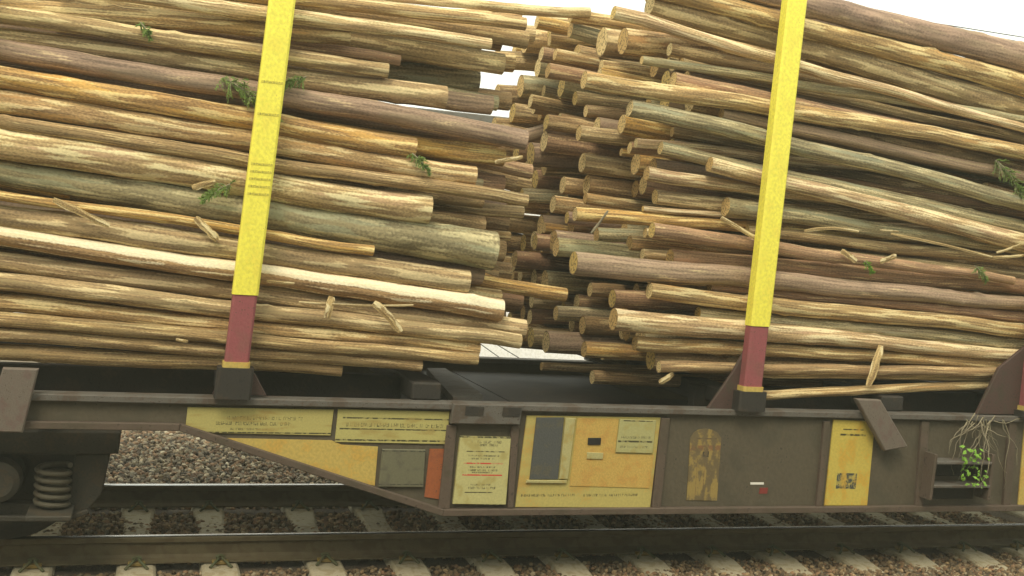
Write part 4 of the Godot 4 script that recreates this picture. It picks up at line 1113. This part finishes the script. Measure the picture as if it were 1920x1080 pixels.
func build_bogie(w: Node3D):
	for side in [1.0, -1.0]:
		var za := 0.98 if side > 0 else -1.12
		part("bogie_frame", prism_mesh(v2(BOGIE_BEAM), za, za + 0.14, 0.01), M.bogie, w)
		var g := part("axle_guard", prism_mesh(v2(BOGIE_GUARD), za + 0.02, za + 0.11, 0.01), M.bogie, w)
		part("guard_lip", prism_mesh(v2(BOGIE_LIP), za - 0.005, za + 0.16, 0.006), M.bogie, g)
		# coil springs
		for sp in BOGIE_SPRINGS:
			var st := begin()
			var pts := []
			var turns := 5.0
			for k in 61:
				var a := k / 60.0
				pts.append(Vector3(sp[0] + sp[3] * cos(a * turns * TAU), lerp(float(sp[1]), float(sp[2]), a), za + 0.17 * (1.0 if side > 0 else -0.18) + sp[3] * sin(a * turns * TAU)))
			tube(st, pts, 0.017, 0.017, 8)
			part("coil_spring", st.commit(), M.spring if M.has("spring") else spring_mat(), w)
			part("spring_seat", box_mesh(Vector3(sp[0] - 0.13, sp[1] - 0.05, za + 0.02), Vector3(sp[0] + 0.13, sp[1] - 0.018, za + 0.3 * max(side, 0.0) + 0.1), 0.006), M.bogie, w)
	for z in [0.75, -0.75]:
		for x in AXLES:
			var st := begin()
			var f := -1.0 if z > 0 else 1.0
			lathe_z(st, [[0.0, -0.085], [0.12, -0.085], [0.14, -0.05], [0.36, -0.045], [0.40, -0.06], [0.455, -0.068], [0.46, 0.0], [0.463, 0.035], [0.475, 0.045], [0.49, 0.055], [0.48, 0.068], [0.42, 0.07], [0.38, 0.04], [0.14, 0.05], [0.0, 0.05]], Vector3.ZERO, 48)
			var wh := part("wheel", st.commit(), M.steel_dark, w, Vector3(x, 0.461, z))
			if f < 0: wh.rotation.y = PI
	for x in AXLES:
		var st := begin()
		tube(st, [Vector3(x, 0.461, -1.05), Vector3(x, 0.461, 0.0), Vector3(x, 0.461, 1.05)], 0.075, 0.075, 16)
		part("axle", st.commit(), M.steel_dark, w)
		for side in [1.0, -1.0]:
			var st2 := begin()
			var zc: float = 1.14 * side
			lathe_z(st2, [[0.0, 0.075], [0.09, 0.075], [0.125, 0.055], [0.135, -0.06], [0.0, -0.06]], Vector3(x, 0.461, zc), 28)
			part("axle_box", st2.commit(), M.bogie, w)

func spring_mat() -> StandardMaterial3D:
	M.spring = worn_material(451, rgb(84, 79, 62), rgb(74, 66, 50), rgb(54, 48, 38), 0.5, 0.7, 0.3)
	return M.spring

# ------------------------------------------------------------------ the load
func build_logs():
	for r in LOGS:
		var pile: String = r[0][0]
		var grp := "logs in the left stack" if pile == "L" else ("logs in the right stack" if pile == "R" else "loose pieces on the wagon")
		add_log("log", r[0][1], Vector3(r[1], r[2], r[3]), Vector3(r[4], r[5], r[3]), r[6], r[7], r[8], r[9], grp)
	# logs farther in, seen between and behind the front ones
	var cls := ["t", "b", "t", "g", "r", "b", "p", "o"]
	var nth := ["first", "second", "third", "fourth", "fifth", "sixth", "seventh", "eighth", "ninth", "tenth", "eleventh", "twelfth", "thirteenth", "fourteenth", "fifteenth", "sixteenth", "seventeenth", "eighteenth", "nineteenth", "twentieth"]
	var n := 0
	for pass_no in 3:
		for row in 20:
			for colu in 16:
				var r: float = rng.randf_range(0.062, 0.09) * [1.0, 0.7, 0.5][pass_no]
				var y := 1.2 + row * 0.158 + rng.randf_range(-0.02, 0.02) + pass_no * 0.06
				var z := 1.16 - colu * 0.165 - (0.08 if row % 2 == 1 else 0.0) + rng.randf_range(-0.015, 0.015) + (0.05 if pass_no == 1 else -0.05 * pass_no)
				if z < -1.28 or (pass_no == 2 and (z < 0.5 or n > 300)): continue
				var where := "%s layer up, %s log in from front" % [nth[row], nth[colu]]
				if pass_no > 0: where = ("thin, " if pass_no == 1 else "slender, ") + where
				# left stack: two layers behind the front, one at the back, longer ones reaching into the gap
				if (z > 0.45 or z < -0.75 or (z < 0.2 and z > 0.0)) and y < 3.75:
					var x1 := 2.42 - rng.randf_range(0.0, 0.3) + (0.25 * rng.randf() if z < 0.7 else 0.0)
					var x0 := -1.7 - rng.randf_range(0.0, 0.4)
					if z < 0.2 and z > 0.0: x0 = 0.6 - rng.randf()
					var sl := -0.06 + 0.04 * (y - 2.4) / 1.2
					var p := Vector3(x0, y - sl * (1.7 - x0), z)
					p.y = y + sl * (x0 - 1.0)
					var q := Vector3(x1, y + sl * (x1 - 1.0), z)
					if q.y > 1.24 and fits(p, q, r, OPENV):
						add_log("log", cls[rng.randi() % cls.size()], p, q, r, r * rng.randf_range(0.85, 1.0), 0.0, "shaded log inside left stack, " + where, "logs inside the left stack", false)
						n += 1
				var sl2: float = -0.01 - 0.09 * clamp((y - 1.7) / 2.2, 0.0, 1.0)
				if y < (4.12 if z > 0.3 or z < -0.85 else 3.98):
					var a0: float = 3.3 + rng.randf_range(0.0, 0.4)
					if z < 0.4: a0 = 2.95 + rng.randf_range(-0.12, 0.35)
					var a1 := 7.3 + rng.randf_range(0.0, 0.5)
					if z < 0.2 and z > -0.85: a1 = 5.0 + rng.randf_range(0.0, 0.5)
					var p2 := Vector3(a0, y, z); var q2 := Vector3(a1, y + sl2 * (a1 - a0), z)
					if q2.y > 1.2 and fits(p2, q2, r, OPENV):
						add_log("log", cls[rng.randi() % cls.size()], p2, q2, r, r * rng.randf_range(0.85, 1.0), 0.0, "shaded log inside right stack, " + where, "logs inside the right stack", false)
						n += 1
	print("logs ", taken.size(), " inner ", n)

var OPENV: Array = []
func _init():
	for o in OPEN: OPENV.append([Vector3(o[0], o[1], o[2]), Vector3(o[3], o[4], o[5]), o[6]])

# ------------------------------------------------------------------ bark strips, splinters, twigs
func strip_mesh(pts: Array, width: float, thick: float, across: Vector3, sd: int) -> ArrayMesh:
	var st := begin()
	var n := pts.size()
	var cs := []
	for i in n:
		var d: Vector3 = (pts[min(i + 1, n - 1)] - pts[max(i - 1, 0)]).normalized()
		var s := (across - d * across.dot(d)).normalized()
		var u := s.cross(d).normalized()
		if u.z < 0: u = -u
		var t := float(i) / (n - 1)
		var wa: float = width * 0.5 * (0.86 + 0.3 * wob.get_noise_2d(i * 22.0, sd * 31.0)) * min(1.0, 0.72 + 2.6 * min(t, 1.0 - t))
		var wb: float = width * 0.5 * (0.86 + 0.3 * wob.get_noise_2d(i * 22.0 + 400.0, sd * 31.0)) * min(1.0, 0.72 + 2.6 * min(t, 1.0 - t))
		var p: Vector3 = pts[i]
		cs.append([p + s * wa, p + s * wa + u * thick, p + u * (thick + width * 0.08), p - s * wb + u * thick, p - s * wb, p + u * width * 0.06])
	for i in n - 1:
		for k in 6:
			var k2 := (k + 1) % 6
			var uv := [Vector2(i * 0.05 + sd * 0.13, k * 0.06), Vector2(i * 0.05 + sd * 0.13, k * 0.06 + 0.06), Vector2(i * 0.05 + 0.05 + sd * 0.13, k * 0.06 + 0.06), Vector2(i * 0.05 + 0.05 + sd * 0.13, k * 0.06)]
			st.set_color(Color.WHITE)
			quad(st, cs[i][k], cs[i][k2], cs[i + 1][k2], cs[i + 1][k], uv)
	for e in [0, n - 1]:
		for k in range(1, 5): tri(st, cs[e][0], cs[e][k], cs[e][k + 1])
	st.generate_tangents()
	return st.commit()

func build_debris():
	for s in STRIPS:
		# [name, x0,y0,x1,y1,z,width, curl, material, label]
		var a := Vector3(s[1], s[2], s[5]); var b := Vector3(s[3], s[4], s[5])
		var pts := []
		for k in 9:
			var t := k / 8.0
			var p := a.lerp(b, t)
			var side := Vector3(-(b - a).y, (b - a).x, 0).normalized()
			pts.append(p + side * s[7] * sin(t * PI) + Vector3(0, 0, 0.008 * sin(t * PI)))
		var d := (b - a).normalized()
		var across := Vector3(-d.y, d.x, 0.25)
		var o := part(s[0], strip_mesh(pts, s[6] * 0.7, 0.0025, across, taken.size() + int(s[1] * 50.0)), M[s[8]], self)
		tag(o, s[9], "bark" if s[0] == "bark_strip" else "splinter", "loose bark and splinters on the logs")
	for g in GREENS:
		# [x, y, z, size, bright, label, category, name]
		var o := thing(g[7], g[5], g[6], Vector3(g[0], g[1], g[2]), "green twigs caught among the logs")
		var st := begin()
		var stems := begin()
		var way := Vector3(-1.0 if rng.randf() < 0.5 else 1.0, rng.randf_range(-1.1, -0.2), 0.12).normalized()
		var full: float = g[3] * 1.9
		var spine := []
		for k in 9:
			var a := k / 8.0
			spine.append(-way * full * 0.35 + way * full * a + Vector3(0, -0.25 * full * a * a, 0.02 * sin(a * PI)))
		stems.set_color(Color.WHITE)
		tube(stems, spine, 0.005, 0.002, 5)
		for i in int(52 * g[3] / 0.1):
			var a := rng.randf()
			var o0: Vector3 = spine[int(a * 8.0)]
			var dir := (way * 0.8 + Vector3(rng.randf_range(-0.9, 0.9), rng.randf_range(-1.1, 0.6), rng.randf_range(-0.15, 0.3))).normalized()
			var ln: float = g[3] * rng.randf_range(0.3, 0.75) * (1.1 - 0.6 * a)
			if i % 2 == 0:
				tube(stems, [o0, o0 + dir * ln * 0.5 + Vector3(0, 0.004, 0), o0 + dir * ln - Vector3(0, 0.15 * ln, 0)], 0.003, 0.0015, 4)
			for k in 22:
				var t := rng.randf()
				var c := o0 + dir * ln * t - Vector3(0, 0.15 * ln * t * t, 0)
				var nd := (dir + Vector3(rng.randf_range(-1, 1), rng.randf_range(-1, 1), rng.randf_range(-1, 1)) * 0.7).normalized()
				var nl := rng.randf_range(0.01, 0.024)
				var sd := nd.cross(Vector3(rng.randf(), rng.randf(), rng.randf())).normalized() * 0.003
				quad(st, c - sd, c + sd, c + nd * nl + sd * 0.4, c + nd * nl - sd * 0.4)
		part("needles", st.commit(), M.leaf_bright if g[4] else M.leaf, o)
		part("stem", stems.commit(), M.stem, o)
	# tangle of twigs hanging over the sill at the right
	var tw := thing("twig_tangle", "tangle of bare grey twigs with green leaves hanging over the sill at right", "twigs", Vector3(TANGLE[0], TANGLE[1], 1.46))
	for i in 26:
		var st := begin()
		var p := Vector3(rng.randf_range(-0.2, 0.2), rng.randf_range(-0.06, 0.06), rng.randf_range(0.0, 0.05))
		var d := Vector3(rng.randf_range(-0.9, 0.9), -rng.randf_range(0.15, 1.0), rng.randf_range(-0.02, 0.18)).normalized()
		var pts := [p]
		var ln := rng.randf_range(0.03, 0.075)
		for k in rng.randi_range(5, 10):
			d = (d + Vector3(rng.randf_range(-0.5, 0.5), rng.randf_range(-0.4, 0.3), rng.randf_range(-0.2, 0.15))).normalized()
			p += d * ln
			p.z = clamp(p.z, 0.0, 0.16)
			p.x = clamp(p.x, -0.3, 0.3)
			pts.append(p)
		st.set_color(Color.WHITE)
		tube(st, pts, rng.randf_range(0.003, 0.006), 0.0015, 5)
		part("twig", st.commit(), M.stem, tw)
	for i in 60:
		var st := begin()
		var c := Vector3(rng.randf_range(-0.24, -0.04), rng.randf_range(-0.5, -0.2), rng.randf_range(0.03, 0.15))
		var d := Vector3(rng.randf_range(-1, 1), rng.randf_range(-1, 0.3), rng.randf_range(-0.3, 0.5)).normalized()
		var s := d.cross(Vector3(0.2, rng.randf(), 1)).normalized()
		var l := rng.randf_range(0.03, 0.06)
		var mid := c + d * l * 0.5 + Vector3(0, 0, 0.008)
		tri(st, c, mid + s * l * 0.28, mid); tri(st, c, mid, mid - s * l * 0.28)
		tri(st, c + d * l, mid, mid + s * l * 0.28); tri(st, c + d * l, mid - s * l * 0.28, mid)
		part("leaf", st.commit(), M.leaf_bright, tw)
